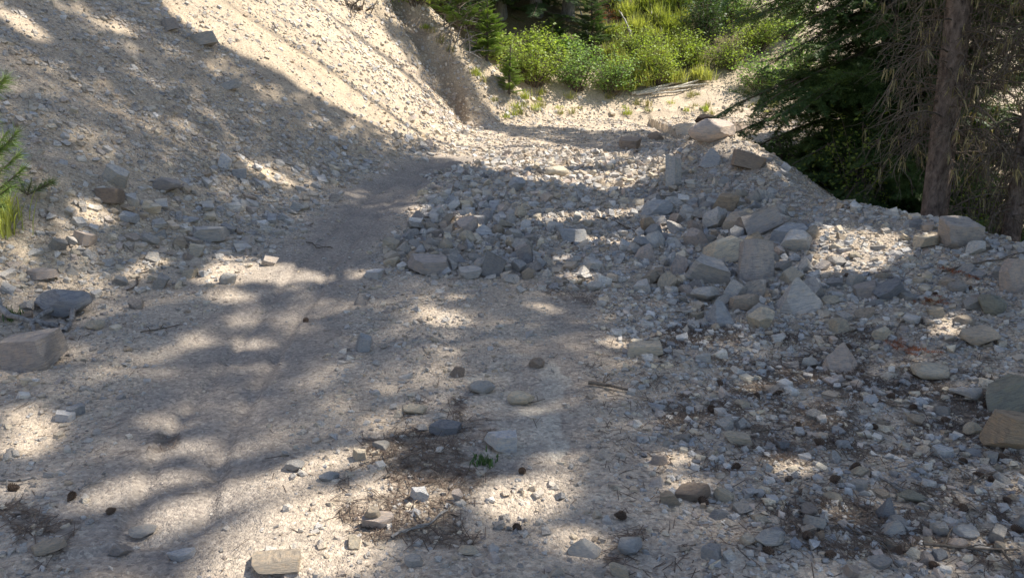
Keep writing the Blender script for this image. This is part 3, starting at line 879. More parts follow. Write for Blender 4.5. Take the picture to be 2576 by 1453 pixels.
def build_rocks():
    r = np.random.default_rng(5)
    x, y, size = scatter()
    z = H(x, y)
    n = len(x)
    tone = r.choice(len(TONE_NAMES), n, p=TONE_P)
    warm = (y > 9) & (toe_x(y) - x < 2.5)
    tone = np.where(warm & (r.random(n) < 0.35), r.choice([2, 3, 3, 4, 5, 7], n), tone)
    shape = r.choice(5, n, p=[.34, .28, .18, .1, .1])
    flat = np.where(shape == 2, 0.45, r.uniform(0.55, 0.9, n))
    sc = np.stack([size, size * r.uniform(0.62, 0.95, n), size * flat], -1)
    deb = inside(DEBRIS, x, y) | inside(ROCKPILE, x, y)
    tilt = np.where(deb, 0.55, 0.22)
    e = np.stack([r.normal(size=n) * tilt, r.normal(size=n) * tilt, r.uniform(0, 6.28, n)], -1)
    # lie along the slope
    h = 0.06
    gx, gy = (Hbase(x + h, y) - Hbase(x - h, y)) / (2 * h), (Hbase(x, y + h) - Hbase(x, y - h)) / (2 * h)
    lift = np.where(deb, r.uniform(0.02, 0.34, n), r.uniform(-0.12, 0.24, n))
    loc = np.stack([x, y, z + sc[:, 2] * lift], -1)
    col = np.array([TONES[t] for t in TONE_NAMES])[tone] * r.uniform(0.86, 1.14, (n, 1))
    mx = np.where((x > 0.5) & (y < 8), 0.08, 0.22)[:, None]
    col = (1 - mx) * col + mx * np.array([0.46, 0.395, 0.32])
    vis, u, v, zc = in_view(x, y, z, 0)
    px = np.where(vis, size / np.maximum(zc, 0.1) * FPX, 0)
    # hidden ones (behind the berm crest) do not count
    hp = hit(u[vis], v[vis])
    seen = np.zeros(n, bool)
    seen[np.where(vis)[0]] = np.hypot(hp[:, 0] - x[vis], hp[:, 1] - y[vis]) < 0.6
    px = np.where(seen, px, 0)
    top = np.argsort(-px)[:300 - 30 - len(HERO) + 30]
    protos = {k: [rock_mesh('rock', s, 4, np.random.default_rng(100 * k + j), 0.025) for j in range(7)] for k, s in enumerate(SHAPES)}
    hs = [(b[8], xy) for b, xy in zip(HERO, hero_xy)]
    used = {}
    for i in top:
        o = bpy.data.objects.new('rock', protos[shape[i]][int(r.integers(7))])
        COL.objects.link(o)
        q = Vector((-gx[i], -gy[i], 1)).to_track_quat('Z', 'Y')
        o.rotation_mode = 'QUATERNION'
        from mathutils import Euler
        o.rotation_quaternion = q @ Euler(e[i]).to_quaternion()
        o.location = loc[i]
        o.scale = sc[i]
        o.color = (*col[i], 1)
        dd = np.hypot(hero_xy[:, 0] - x[i], hero_xy[:, 1] - y[i])
        hu, hv, _ = project(np.array([[a, b, 0.2] for a, b in hero_xy]))
        word = 'fist-sized' if size[i] < 0.085 else 'small' if size[i] < 0.12 else 'medium' if size[i] < 0.17 else 'large'
        shp = {'angular': 'angular', 'block': 'blocky', 'slab': 'flat', 'wedge': 'pointed', 'round': 'rounded'}[SHAPES[shape[i]]]
        lab = None
        for attempt, k in enumerate(np.argsort(dd)[:6]):
            ddx, ddy = x[i] - hero_xy[k][0], y[i] - hero_xy[k][1]
            rel = ('right of' if ddx > 0 else 'left of') if abs(ddx) > abs(ddy) else ('behind' if ddy > 0 else 'in front of')
            far = 'close ' if dd[k] < 0.45 else '' if dd[k] < 0.9 else 'well '
            rel = far + rel
            t = f"{word} {TONE_NAMES[tone[i]]} {shp} stone {rel} {HERO[k][8]}"
            if t not in used:
                lab = t
                break
        used[lab] = 1
        tag(o, lab, 'rock', 'boulders and stones left by the slide')
    rest = np.ones(n, bool)
    rest[top] = False
    rest = np.where(rest)[0]
    pr = [hull_stone(np.random.default_rng(900 + j)) for j in range(36)]
    nrm = np.stack([-gx, -gy, np.ones(n)], -1)
    nrm /= np.linalg.norm(nrm, axis=1)[:, None]
    V, F, Cc = merged(pr, r.integers(0, 36, n)[rest], loc[rest], (tilt_to(nrm) @ rot_mats(e))[rest], sc[rest], col[rest])
    tag(link_mesh('rubble', np_mesh('rubble', V, F, Cc), M['rubble']), 'loose broken stones covering the slide and the foot of the scree', 'rubble', kind='stuff')
    print('rocks', n, 'single', len(top))

def tilt_to(nrm):
    """rotation matrices taking z to the given normals"""
    z = nrm
    a = np.cross(np.array([0, 1.0, 0])[None], z)
    a /= np.linalg.norm(a, axis=1)[:, None] + 1e-9
    b = np.cross(z, a)
    return np.stack([a, b, z], -1)

build_rocks()

def gravel():
    r = np.random.default_rng(77)
    protos = []
    for k in range(14):
        bm = bmesh.new()
        p = r.normal(size=(10, 3))
        p /= np.linalg.norm(p, axis=1)[:, None] * r.uniform(1.0, 1.25, (10, 1))
        p *= (1, r.uniform(.65, .95), r.uniform(.45, .75))
        for q in p:
            bm.verts.new(q)
        bmesh.ops.convex_hull(bm, input=bm.verts)
        loose = [v_ for v_ in bm.verts if not v_.link_faces]
        bmesh.ops.delete(bm, geom=loose, context='VERTS')
        bmesh.ops.triangulate(bm, faces=bm.faces)
        bm.verts.index_update()
        V = np.array([v_.co[:] for v_ in bm.verts]); F = np.array([[v_.index for v_ in f.verts] for f in bm.faces])
        bm.free()
        protos.append((V * 0.5, F))
    protos += [(lambda vf: (vf[0] * (1, .8, .6), vf[1]))(hull_stone(np.random.default_rng(50 + k))) for k in range(14)]
    N = 1100000
    # denser near the camera, where single pebbles can be told apart
    y = 2.0 * (11.0 ** r.random(N))
    x = (r.random(N) * 2 - 1) * (0.74 * y + 0.7)
    pdf = 1 / (y * math.log(11.0)) / (2 * (0.74 * y + 0.7))
    path, lit, dust = masks(x, y)
    d = toe_x(y) - x
    xr = x - crest_x(y)
    berm = (xr > -2.2) & (xr < 0.6)
    n1 = 0.5 + 0.5 * fbm(x * 2.3, y * 2.3, 4, 91)
    band = 0.5 + 0.5 * fbm(y * 2.4 + 0.3 * d, d * 0.6, 4, 92)
    q = 160 + 500 * sstep(0.35, 0.75, n1)
    q = np.where(d > 0.2, (220 + 1000 * sstep(0.38, 0.72, band)) * np.where(y > 11.5 + 0.2 * d, 0.6, 1.1), q)
    q = np.where(berm & (y < 14), 620, q)
    q = np.where((x > 0.7) & (y < 6.5), 620 + 500 * n1, q)
    q = np.where((x < 0.7) & (y < 4.3), 200 + 360 * n1, q)
    q = np.where(inside(DEBRIS, x, y), 520, q)
    q = np.where(y > hill_y(x), 40, q)
    q = np.where((xr > 0.9) & (y < 15), 8, q)
    q = q * (1 - 0.88 * path) * (1 - 0.75 * dust)
    q = q / (1 + (np.maximum(y - 6, 0) / 6) ** 1.2)
    q = q * 2.4
    keep = r.random(N) < q / (N * pdf)
    x, y, path = x[keep], y[keep], path[keep]
    n = len(x)
    z = H(x, y)
    size = 0.0095 * (1 - r.random(n)) ** (-1 / 1.9)
    size = np.minimum(size * (1 + 0.10 * np.maximum(y - 4, 0)), np.where(y < 6, 0.05, 0.075)) * (1 - 0.4 * path)
    tone = r.choice(len(TONE_NAMES), n, p=TONE_P)
    col = np.array([TONES[t] for t in TONE_NAMES])[tone] * r.uniform(0.7, 1.2, (n, 1))
    mx = np.where((x > 0.5) & (y < 8), 0.12, 0.4)[:, None]
    col = (1 - mx) * col + mx * np.array([0.45, 0.385, 0.31])
    h = 0.05
    gx, gy = (Hbase(x + h, y) - Hbase(x - h, y)) / (2 * h), (Hbase(x, y + h) - Hbase(x, y - h)) / (2 * h)
    nrm = np.stack([-gx, -gy, np.ones(n)], -1)
    nrm /= np.linalg.norm(nrm, axis=1)[:, None]
    e = np.stack([r.normal(size=n) * .35, r.normal(size=n) * .35, r.uniform(0, 6.28, n)], -1)
    loc = np.stack([x, y, z + size * r.uniform(-0.12, 0.16, n)], -1)
    V, F, Cc = merged(protos, r.integers(0, len(protos), n), loc, tilt_to(nrm) @ rot_mats(e), np.repeat(size[:, None], 3, 1) * r.uniform(.8, 1.2, (n, 3)), col)
    tag(link_mesh('gravel', np_mesh('gravel', V, F, Cc), M['rubble']), 'fine gravel and chips over the soil', 'gravel', kind='stuff')
    print('gravel', n, len(F))
gravel()

# ------------------------------------------------------------------ where the photograph's sunlight falls: the gaps in the crowns are opened and closed to match
LIT = [
 [(-240, 330), (-15, 330), (-10, 720), (-240, 720)],
 [(395, -200), (395, 0), (470, 70), (580, 120), (720, 200), (820, 262), (920, 305), (1010, 338), (1075, 352), (1110, 378), (1080, 395), (1150, 412), (1230, 425), (1290, 448), (1390, 470),
  (1500, 482), (1600, 470), (1670, 440), (1700, 400), (1740, 398), (1800, 392), (1850, 395), (1900, 392), (1960, 440), (2010, 480), (2060, 520), (2000, 420), (1950, 330), (2700, 330), (2700, -300)],
 [(0, 20), (60, 25), (130, 95), (100, 110), (20, 60)], [(200, 38), (300, 66), (350, 95), (270, 80)],
 [(600, 395), (680, 430), (760, 475), (720, 470), (630, 430)], 
 
 [(170, 500), (240, 515), (300, 560), (250, 570), (190, 545)], [(130, 540), (210, 590), (220, 640), (160, 620)], [(10, 600), (60, 620), (95, 680), (40, 670)], [(0, 640), (40, 700), (30, 760), (0, 740)], [(80, 680), (250, 700), (280, 740), (120, 730)],
 [(380, 640), (440, 650), (350, 700), (280, 710)], [(480, 705), (550, 640), (650, 650), (740, 655), (860, 690), (800, 700), (740, 720), (640, 700), (560, 735)], [(540, 740), (650, 735), (620, 760), (550, 758)],
 [(870, 670), (930, 675), (945, 700), (880, 700)], [(580, 790), (640, 785), (650, 805), (590, 810)], [(690, 785), (750, 790), (760, 805), (700, 808)], [(460, 840), (520, 838), (530, 862), (470, 865)], [(610, 842), (680, 845), (690, 862), (620, 865)], [(800, 680), (850, 690), (840, 710), (800, 700)],
 [(1040, 780), (1090, 760), (1180, 800), (1190, 825), (1110, 820), (1050, 810)], [(1130, 730), (1190, 740), (1180, 750), (1140, 745)], [(1310, 755), (1380, 770), (1420, 785), (1370, 790)], [(1430, 790), (1490, 798), (1480, 815), (1440, 808)], [(1500, 845), (1590, 858), (1580, 875), (1520, 868)],
 [(1130, 545), (1190, 550), (1210, 590), (1150, 585)], [(1320, 555), (1440, 540), (1560, 535), (1660, 520), (1640, 545), (1500, 560), (1380, 580)], [(1420, 600), (1560, 590), (1640, 605), (1560, 625), (1450, 620)], [(1380, 640), (1450, 650), (1440, 670), (1390, 665)], [(1400, 690), (1510, 690), (1500, 715), (1420, 712)], [(1020, 520), (1070, 530), (1060, 548), (1030, 545)],
 [(1770, 615), (1850, 590), (1870, 640), (1800, 660)], [(1960, 640), (1985, 660), (1960, 680)], [(1860, 655), (1900, 660), (1890, 680)], [(2040, 560), (2250, 590), (2300, 640), (2200, 690), (2080, 690), (1990, 690), (2050, 640)], [(2360, 560), (2470, 560), (2460, 590), (2370, 590)], [(2300, 595), (2370, 600), (2350, 630), (2300, 630)],
 [(2330, 800), (2420, 790), (2440, 840), (2360, 850)], [(1820, 560), (1870, 545), (1900, 560), (1850, 575)], [(1640, 560), (1720, 575), (1710, 600), (1650, 595)],
 [(0, 1015), (90, 1020), (180, 1050), (150, 1140), (60, 1170), (0, 1120)], [(330, 1035), (430, 1030), (480, 1070), (390, 1085)], [(390, 1110), (480, 1095), (560, 1105), (520, 1135), (410, 1135)], [(150, 1270), (300, 1210), (460, 1150), (600, 1120), (560, 1160), (420, 1215), (260, 1290), (160, 1300)], [(0, 1180), (110, 1190), (80, 1230), (0, 1250)],
 [(330, 1310), (450, 1250), (600, 1200), (760, 1150), (860, 1120), (960, 1110), (1010, 1140), (960, 1180), (860, 1180), (760, 1230), (620, 1260), (520, 1300), (420, 1345), (340, 1340)],
 [(520, 1320), (700, 1260), (800, 1230), (980, 1200), (1120, 1210), (1180, 1240), (1120, 1290), (1000, 1330), (950, 1400), (900, 1470), (440, 1500), (480, 1400)],
 [(1200, 1220), (1330, 1190), (1480, 1180), (1440, 1240), (1380, 1300), (1260, 1290), (1190, 1260)], [(1340, 1330), (1460, 1320), (1560, 1350), (1540, 1420), (1420, 1400)], [(1320, 1150), (1420, 1140), (1460, 1165), (1360, 1180)], [(1630, 1140), (1740, 1140), (1750, 1175), (1660, 1190)], [(1660, 1200), (1780, 1215), (1740, 1250), (1660, 1230)],
 [(1920, 1145), (2000, 1150), (2070, 1190), (1990, 1200), (1930, 1170)], [(2050, 1270), (2120, 1290), (2200, 1320), (2160, 1340), (2080, 1310)], [(1760, 1340), (1840, 1350), (1960, 1380), (1920, 1400), (1820, 1385)], [(2320, 1420), (2400, 1425), (2400, 1445), (2330, 1440)], [(2500, 1215), (2576, 1220), (2576, 1260), (2520, 1240)], [(2430, 1360), (2540, 1370), (2540, 1400), (2460, 1390)], [(2200, 1000), (2260, 1010), (2250, 1030), (2205, 1025)], [(1870, 960), (1960, 965), (1950, 985), (1880, 982)],
 [(120, 1400), (60, 1453), (0, 1453), (0, 1420)],
]
SHADE = [
 [(940, 30), (1060, 100), (1110, 150), (1180, 220), (1240, 285), (1265, 315), (1400, 322), (1560, 332), (1700, 330), (1750, 345), (1690, 390), (1600, 392), (1480, 376), (1330, 348), (1250, 338), (1200, 320), (1140, 280), (1060, 205), (1000, 120)],
 [(1215, -80), (1228, 60), (1300, 90), (1400, 112), (1490, 112), (1480, -80)],
 [(1700, -80), (1690, 60), (1720, 130), (1830, 120), (1830, -80)],
 [(1880, 340), (1960, 330), (2140, 540), (2050, 530), (1960, 420)],
 [(1000, 395), (1130, 398), (1180, 410), (1100, 420)],
]

def lit_mask(u, v):
    ju = u + 9 * fbm(u / 30, v / 22, 2, 301)
    jv = v + 6 * fbm(u / 30 + 7, v / 22, 2, 302)
    m = np.zeros(np.shape(u), bool)
    for p in LIT:
        m |= inside(p, ju, jv)
    for p in SHADE:
        m &= ~inside(p, ju, jv)
    return m

def shades_bank(P):
    """foliage whose shadow would fall on the sunlit cut bank"""
    g = ground_below(P)
    u, v, zc = project(g)
    return (toe_x(g[:, 1]) - g[:, 0] > 0.2) & (g[:, 1] < 19.2) & lit_mask(u, v)

def ground_below(P):
    """where the shadow of a point falls"""
    g = P.copy()
    h = np.zeros(len(P))
    for _ in range(9):
        t = (P[:, 2] - h) / LDIR[2]
        g = P - LDIR[None] * t[:, None]
        h = 0.5 * h + 0.5 * Hbase(g[:, 0], g[:, 1])
    return g

def carve(P):
    """False for foliage that would shade ground the photograph shows in sun"""
    g = ground_below(P)
    u, v, zc = project(g)
    ok = (zc > 1.0) & (g[:, 1] < 20.8) & (u > -260) & (u < 2616) & (v > -250) & (v < 1520)
    pu, pv, pz = project(P)
    seen = (pz > 1.0) & (pu > -20) & (pu < 2600) & (pv > -60) & (pv < 1460)
    return ~(ok & lit_mask(u, v)) | seen

# ------------------------------------------------------------------ plants
def tube(pts, rad, k=6, r=None, wob=0.0):
    pts = np.asarray(pts, float)
    n = len(pts)
    rad = np.broadcast_to(np.asarray(rad, float), (n,))
    tan = np.gradient(pts, axis=0)
    tan /= np.linalg.norm(tan, axis=1)[:, None] + 1e-9
    ref = np.array([0, 0, 1.0]) if abs(tan[0][2]) < 0.8 else np.array([1.0, 0, 0])
    a = np.cross(tan, ref); a /= np.linalg.norm(a, axis=1)[:, None] + 1e-9
    b = np.cross(tan, a)
    th = np.arange(k) * 2 * math.pi / k
    rr = np.repeat(rad[:, None], k, 1)
    if r is not None and wob:
        rr = rr * (1 + wob * r.normal(size=rr.shape))
    V = pts[:, None] + rr[..., None] * (a[:, None] * np.cos(th)[None, :, None] + b[:, None] * np.sin(th)[None, :, None])
    i = np.arange(n * k).reshape(n, k)
    j = np.roll(i, -1, axis=1)
    F = np.stack([i[:-1], j[:-1], j[1:], i[1:]], -1).reshape(-1, 4)
    return V.reshape(-1, 3), F

class Soup:
    def __init__(self):
        self.V, self.F, self.n = [], {}, 0
    def add(self, V, F):
        if len(V):
            self.V.append(np.asarray(V, float))
            self.F.setdefault(np.shape(F)[1], []).append(np.asarray(F) + self.n)
            self.n += len(V)
    def obj(self, name, mat, parent=None, smooth=False):
        me = np_mesh(name, np.concatenate(self.V), [np.concatenate(f) for f in self.F.values()], smooth=smooth)
        return link_mesh(name, me, mat, parent)

def needles_on(seg, nl, nw, step, r, up=0.35):
    """triangles both sides of twigs: seg rows are p0(3), dir(3), side(3), length"""
    seg = np.asarray(seg)
    cnt = np.maximum((seg[:, 9] / step).astype(int), 1)
    idx = np.repeat(np.arange(len(seg)), cnt)
    off = (np.arange(len(idx)) - np.repeat(np.cumsum(cnt) - cnt, cnt) + 0.5) * step
    p = seg[idx, 0:3] + seg[idx, 3:6] * off[:, None]
    d, s = seg[idx, 3:6], seg[idx, 6:9]
    up_v = np.cross(d, s)
    out = []
    for sg in (-1, 1):
        q = d * 0.62 + sg * s * 0.75 + up_v * r.normal(0.1, up, (len(p), 1))
        q /= np.linalg.norm(q, axis=1)[:, None]
        ln = nl * r.uniform(0.7, 1.15, (len(p), 1))
        out.append(np.stack([p - d * nw * 0.5, p + d * nw * 0.5, p + q * ln], 1))
    return np.concatenate(out).reshape(-1, 3, 3)

def bough(r, L, nl, nw, step, width=0.45, droop=0.25, gap=0.07, tert=True, rough=0.0):
    """a flat fir bough along +x, hanging towards its tip"""
    seg, stems = [], []
    rise = r.uniform(0.02, 0.2)
    ax = lambda s: np.array([L * s, 0.04 * L * math.sin(3 * s), L * (rise * s - droop * s * s)])
    stems.append((np.array([ax(s) for s in np.linspace(0, 1, 7)]), np.linspace(0.012 * L, 0.002, 7)))
    s = r.uniform(0.08, 0.18)
    while s < 1.0:
        p = ax(s)
        t = ax(min(s + 0.02, 1.02)) - p
        t /= np.linalg.norm(t)
        for sg in (-1, 1):
            b = (width * L * (1 - 0.9 * s) ** 0.8 * r.uniform(0.6 - rough * 0.5, 1.1) + 0.07)
            a = r.uniform(0.75, 1.1)
            d = t * math.cos(a) + np.array([0, sg * math.sin(a), -r.uniform(0.0, 0.35) + rough * r.normal() * 0.5])
            d /= np.linalg.norm(d)
            sd = np.cross(np.array([0, 0, 1.0]), d); sd /= np.linalg.norm(sd) + 1e-9
            seg.append(np.concatenate([p, d, sd, [b]]))
            if tert and b > 0.16:
                q = 0.2
                while q < 0.95:
                    for s2 in (-1, 1):
                        c = b * 0.42 * (1 - q * 0.8) * r.uniform(0.7, 1.1)
                        a2 = 0.8
                        d2 = d * math.cos(a2) + sd * s2 * math.sin(a2) + np.array([0, 0, -r.uniform(0, 0.25) + rough * r.normal() * 0.6])
                        d2 /= np.linalg.norm(d2)
                        sd2 = np.cross(np.array([0, 0, 1.0]), d2); sd2 /= np.linalg.norm(sd2) + 1e-9
                        if c > 0.03:
                            seg.append(np.concatenate([p + d * b * q, d2, sd2, [c]]))
                    q += 0.055 / b
        s += gap / L * r.uniform(0.8, 1.2)
    return needles_on(seg, nl, nw, step, r), stems

def tri_soup(T):
    V = T.reshape(-1, 3)
    return V, np.arange(len(V)).reshape(-1, 3)

def place_tris(T, loc, az, pitch, sc):
    c, s = math.cos(az), math.sin(az)
    cp, sp = math.cos(pitch), math.sin(pitch)
    m = np.array([[c, -s, 0], [s, c, 0], [0, 0, 1]]) @ np.array([[cp, 0, -sp], [0, 1, 0], [sp, 0, cp]])
    return (T.reshape(-1, 3) * sc) @ m.T + np.asarray(loc)

LODS = {}
def boughs(kind):
    if kind not in LODS:
        r = np.random.default_rng({'near': 1, 'mid': 2, 'far': 3, 'young': 4}[kind])
        if kind == 'near':
            LODS[kind] = [bough(r, 2.1, 0.036, 0.013, 0.0135, 0.46, r.uniform(0.08, 0.32), 0.08, True, 0.5) for _ in range(7)]
        elif kind == 'mid':
            LODS[kind] = [bough(r, 2.0, 0.10, 0.022, 0.05, 0.34, r.uniform(0.1, 0.3), 0.11) for _ in range(4)]
        elif kind == 'far':
            LODS[kind] = [bough(r, 2.0, 0.09, 0.028, 0.05, 0.36, r.uniform(0.1, 0.3), 0.12) for _ in range(4)]
        else:
            LODS[kind] = [bough(r, 0.8, 0.035, 0.012, 0.014, 0.42, r.uniform(-0.05, 0.15), 0.05) for _ in range(4)]
    return LODS[kind]

CROWN_STORE = []
def fir(x, y, height, base, radius, n, kind, label, trunk_r, mat='fir', bark='bark', do_carve=True, z0=None, seed=0, group=None, name='fir_tree', skew=0.95, lean=(0, 0)):
    r = np.random.default_rng(1000 + seed)
    gz = float(H(x, y)) - 0.15 if z0 is None else z0
    root = empty(name, (x, y, gz))
    tag(root, label, 'tree' if name != 'young_fir' else 'young tree', group)
    hs = np.linspace(0, height, 26)
    rad = trunk_r * (1 - hs / height) ** 0.85 + 0.012
    rad[0] *= 1.35
    pts = np.stack([lean[0] * hs / height + 0.04 * np.sin(hs * 0.9 + seed), lean[1] * hs / height + 0.03 * np.cos(hs * 1.1), hs], -1)
    sp = Soup()
    sp.add(*tube(pts, rad, 14 if kind == 'near' else 8, r, 0.03))
    sp.obj('trunk', M[bark], root, smooth=True)
    B = boughs(kind)
    L0 = {'near': 2.1, 'mid': 2.0, 'far': 2.0, 'young': 0.8}[kind]
    needles, stems = [], Soup()
    for k in range(n):
        f = (k + r.random()) / n
        h = base + (height * 0.985 - base) * f ** skew
        t = (h - base) / (height - base)
        Rr = radius * ((1 - t) ** 0.75 * (0.8 + 0.2 * min(1, t * 6)) + 0.04) * (r.uniform(0.72, 1.12) if kind != 'near' else r.uniform(0.45, 1.08))
        az = k * 2.39996 + r.uniform(-0.4, 0.4)
        T, st = B[int(r.integers(len(B)))]
        pit = (0.05 - 0.30 * (1 - t)) + r.normal() * 0.12 if kind != 'young' else r.uniform(0.1, 0.5)
        at_ = np.array([np.interp(h, hs, pts[:, 0]), np.interp(h, hs, pts[:, 1]), h])
        needles.append(place_tris(T, at_, az, pit, Rr / L0).reshape(-1, 3, 3))
        for P, rd in st:
            stems.add(*tube(place_tris(P, at_, az, pit, Rr / L0), rd * Rr / L0 + 0.003, 4))
    N = np.concatenate(needles)
    if kind == 'young' and seed in (32, 33):
        k_ = ~shades_bank(N.mean(1) + np.array([[x, y, gz]]))
        N = N[k_] if k_.mean() > 0.3 else N
    if do_carve:
        N = N[carve(N.mean(1) + np.array([[x, y, gz]]))]
    if do_carve:
        SV = np.concatenate(stems.V)
        stems.F = {k_: [f_[carve(SV[f_].mean(1) + np.array([[x, y, gz]]))] for f_ in [np.concatenate(fs_)]] for k_, fs_ in stems.F.items()}
    if sum(len(f_) for fs_ in stems.F.values() for f_ in fs_):
        stems.obj('branches', M['twig'], root)
    CROWN_STORE.append(dict(root=root, N=N, mat=mat, pos=np.array([x, y, gz]), h=height, base=base, R=radius, fill=do_carve))
    return root

SUN_A = np.cross(LDIR, [0, 0, 1.0]); SUN_A /= np.linalg.norm(SUN_A)
SUN_B = np.cross(SUN_A, LDIR)

def finish_crowns():
    """close the holes that would let sun onto shaded ground, then build the crown meshes"""
    r = np.random.default_rng(404)
    uu, vv = np.meshgrid(np.arange(-30, 2610, 9.0), np.arange(-5, 1500, 7.0))
    uu, vv = uu.ravel() + r.uniform(-4, 4, uu.size), vv.ravel() + r.uniform(-3, 3, vv.size)
    ok = ~lit_mask(uu, vv)
    uu, vv = uu[ok], vv[ok]
    G = hit(uu, vv)
    near = (G[:, 1] < 19.5) & (G[:, 0] < crest_x(G[:, 1]) + 0.5)
    G = G[near]
    res = 0.045
    ga = np.stack([G @ SUN_A, G @ SUN_B], -1)
    lo = ga.min(0) - 0.5
    shp = np.ceil((ga.max(0) + 0.5 - lo) / res).astype(int) + 1
    occ = np.zeros(shp, np.int32)
    def mark(P):
        q = ((np.stack([P @ SUN_A, P @ SUN_B], -1) - lo) / res).astype(int)
        m = (q >= 0).all(1) & (q < shp).all(1)
        np.add.at(occ, (q[m, 0], q[m, 1]), 1)
    for c in CROWN_STORE:
        if c['fill']:
            T = c['N'] + c['pos']
            for w in ((.6, .2, .2), (.2, .6, .2), (.1, .1, .8)):
                mark((T * np.array(w)[None, :, None]).sum(1))
    extra = {k: [] for k in range(len(CROWN_STORE))}
    tries = 0
    for rnd in range(3):
        q = ((ga - lo) / res).astype(int)
        hole = np.where(occ[q[:, 0], q[:, 1]] < 9)[0]
        tries += len(hole)
        for i in hole:
            g = G[i]
            best = None
            for k, c in enumerate(CROWN_STORE):
                if not c['fill']:
                    continue
                w = c['pos'][:2] - g[:2]
                t0 = (w @ LDIR[:2]) / (LDIR[:2] @ LDIR[:2])
                z = g[2] + LDIR[2] * t0 - c['pos'][2]
                if t0 < 1.5 or z > c['h'] or z < c['base']:
                    continue
                Rr = c['R'] * (1 - (z - c['base']) / (c['h'] - c['base'])) ** 0.75
                dist = np.hypot(*(g[:2] + LDIR[:2] * t0 - c['pos'][:2]))
                sc_ = dist / (Rr + 0.25)
                if best is None or sc_ < best[0]:
                    best = (sc_, k, t0, Rr)
            if best is None or best[0] > 2.2:
                continue
            _, k, t0, Rr = best
            p = g + LDIR * (t0 + r.uniform(-0.3, 0.3) * Rr) - CROWN_STORE[k]['pos']
            n = 7
            dirs = r.normal(size=(n, 3)); dirs[:, 2] *= 0.5
            dirs /= np.linalg.norm(dirs, axis=1)[:, None]
            sd = np.cross(dirs, r.normal(size=(n, 3))); sd /= np.linalg.norm(sd, axis=1)[:, None]
            o = p + r.normal(size=(n, 3)) * 0.035
            T = np.stack([o - sd * 0.028 - dirs * 0.06, o + sd * 0.028 - dirs * 0.06, o + dirs * 0.11], 1)
            T[0] = p + np.array([SUN_A * .062, SUN_B * .054 - SUN_A * .031, -SUN_B * .054 - SUN_A * .031]) + r.normal(size=(3, 1)) * .02 * LDIR[None]  # one triangle added facing the sun, only to block this ray
            T = T[carve(T.mean(1) + CROWN_STORE[k]['pos'])]
            extra[k].append(T)
            for w in ((.4, .4, .2), (.15, .15, .7)):
                mark((T * np.array(w)[None, :, None]).sum(1) + CROWN_STORE[k]['pos'])
    q = ((ga - lo) / res).astype(int)
    print('shade holes filled', tries, 'left', int((occ[q[:, 0], q[:, 1]] == 0).sum()), 'of', len(G))
    for k, c in enumerate(CROWN_STORE):
        N = np.concatenate([c['N']] + extra[k]) if extra[k] else c['N']
        V, F = tri_soup(N)
        link_mesh('crown', np_mesh('crown', V, F), M[c['mat']], c['root'])

# the firs on the downhill side, from the edge of the frame outwards
GF = 'firs along the downhill edge of the road'
FIRS = [
 (5.90, 13.1, 20.0, 0.9, 3.2, 400, 'near', 'slim grey-barked fir with dense dark boughs sweeping low over the berm', .115, dict(bark='bark_grey', seed=1, skew=2.3)),
 (4.95, 9.35, 20.0, 4.0, 2.6, 150, 'mid', 'thick-trunked fir with bare twiggy lower stem beside the boxy crest boulder', .15, dict(seed=2)),
 (5.55, 8.75, 17.0, 4.4, 2.2, 120, 'mid', 'dark slim fir trunk at the right edge past the thick-trunked fir', .09, dict(seed=3)),
 (8.0, 11.6, 23.0, 3.4, 3.0, 130, 'mid', 'tall dark fir standing behind the slim grey-barked fir', .17, dict(seed=4)),
 (8.3, 16.2, 21.0, 3.4, 2.5, 110, 'mid', 'fir by the far bend of the road whose shadow crosses the track', .14, dict(seed=5)),
 (9.3, 18.8, 26.0, 3.6, 2.6, 110, 'mid', 'fir beyond the far bend whose shadow climbs the cut bank', .14, dict(seed=13)),
 (8.4, 7.2, 19.0, 4.8, 2.6, 80, 'mid', 'shade-giving fir below the berm beyond the right-hand gravel', .2, dict(seed=6)),
 (8.0, 5.75, 18.0, 4.8, 2.5, 75, 'mid', 'shade-giving fir downhill of the mossy boulder', .2, dict(seed=7)),
 (7.6, 2.8, 16.0, 4.6, 2.4, 70, 'mid', 'shade-giving fir downhill of the orange boulder', .18, dict(seed=8)),
 (7.2, 0.6, 14.0, 4.2, 2.3, 65, 'mid', 'shade-giving fir behind the orange boulder on the near bend', .17, dict(seed=9)),
 (10.0, 9.2, 23.0, 5.0, 2.9, 110, 'mid', 'tall fir deeper in the stand past the thick-trunked fir', .2, dict(seed=10)),
 (10.3, 5.0, 22.0, 6.0, 2.8, 80, 'mid', 'tall fir deeper in the stand past the mossy boulder', .22, dict(seed=11)),
 (11.2, 14.2, 23.0, 3.0, 3.0, 110, 'mid', 'tallest dark fir at the back of the stand', .24, dict(seed=12)),
]
FIR_ROOTS = []
for (x, y, h, b, rad, n, kind, lab, tr, kw) in FIRS:
    FIR_ROOTS.append(fir(x, y, h, b, rad, n, kind, lab, tr, group=GF, **kw))

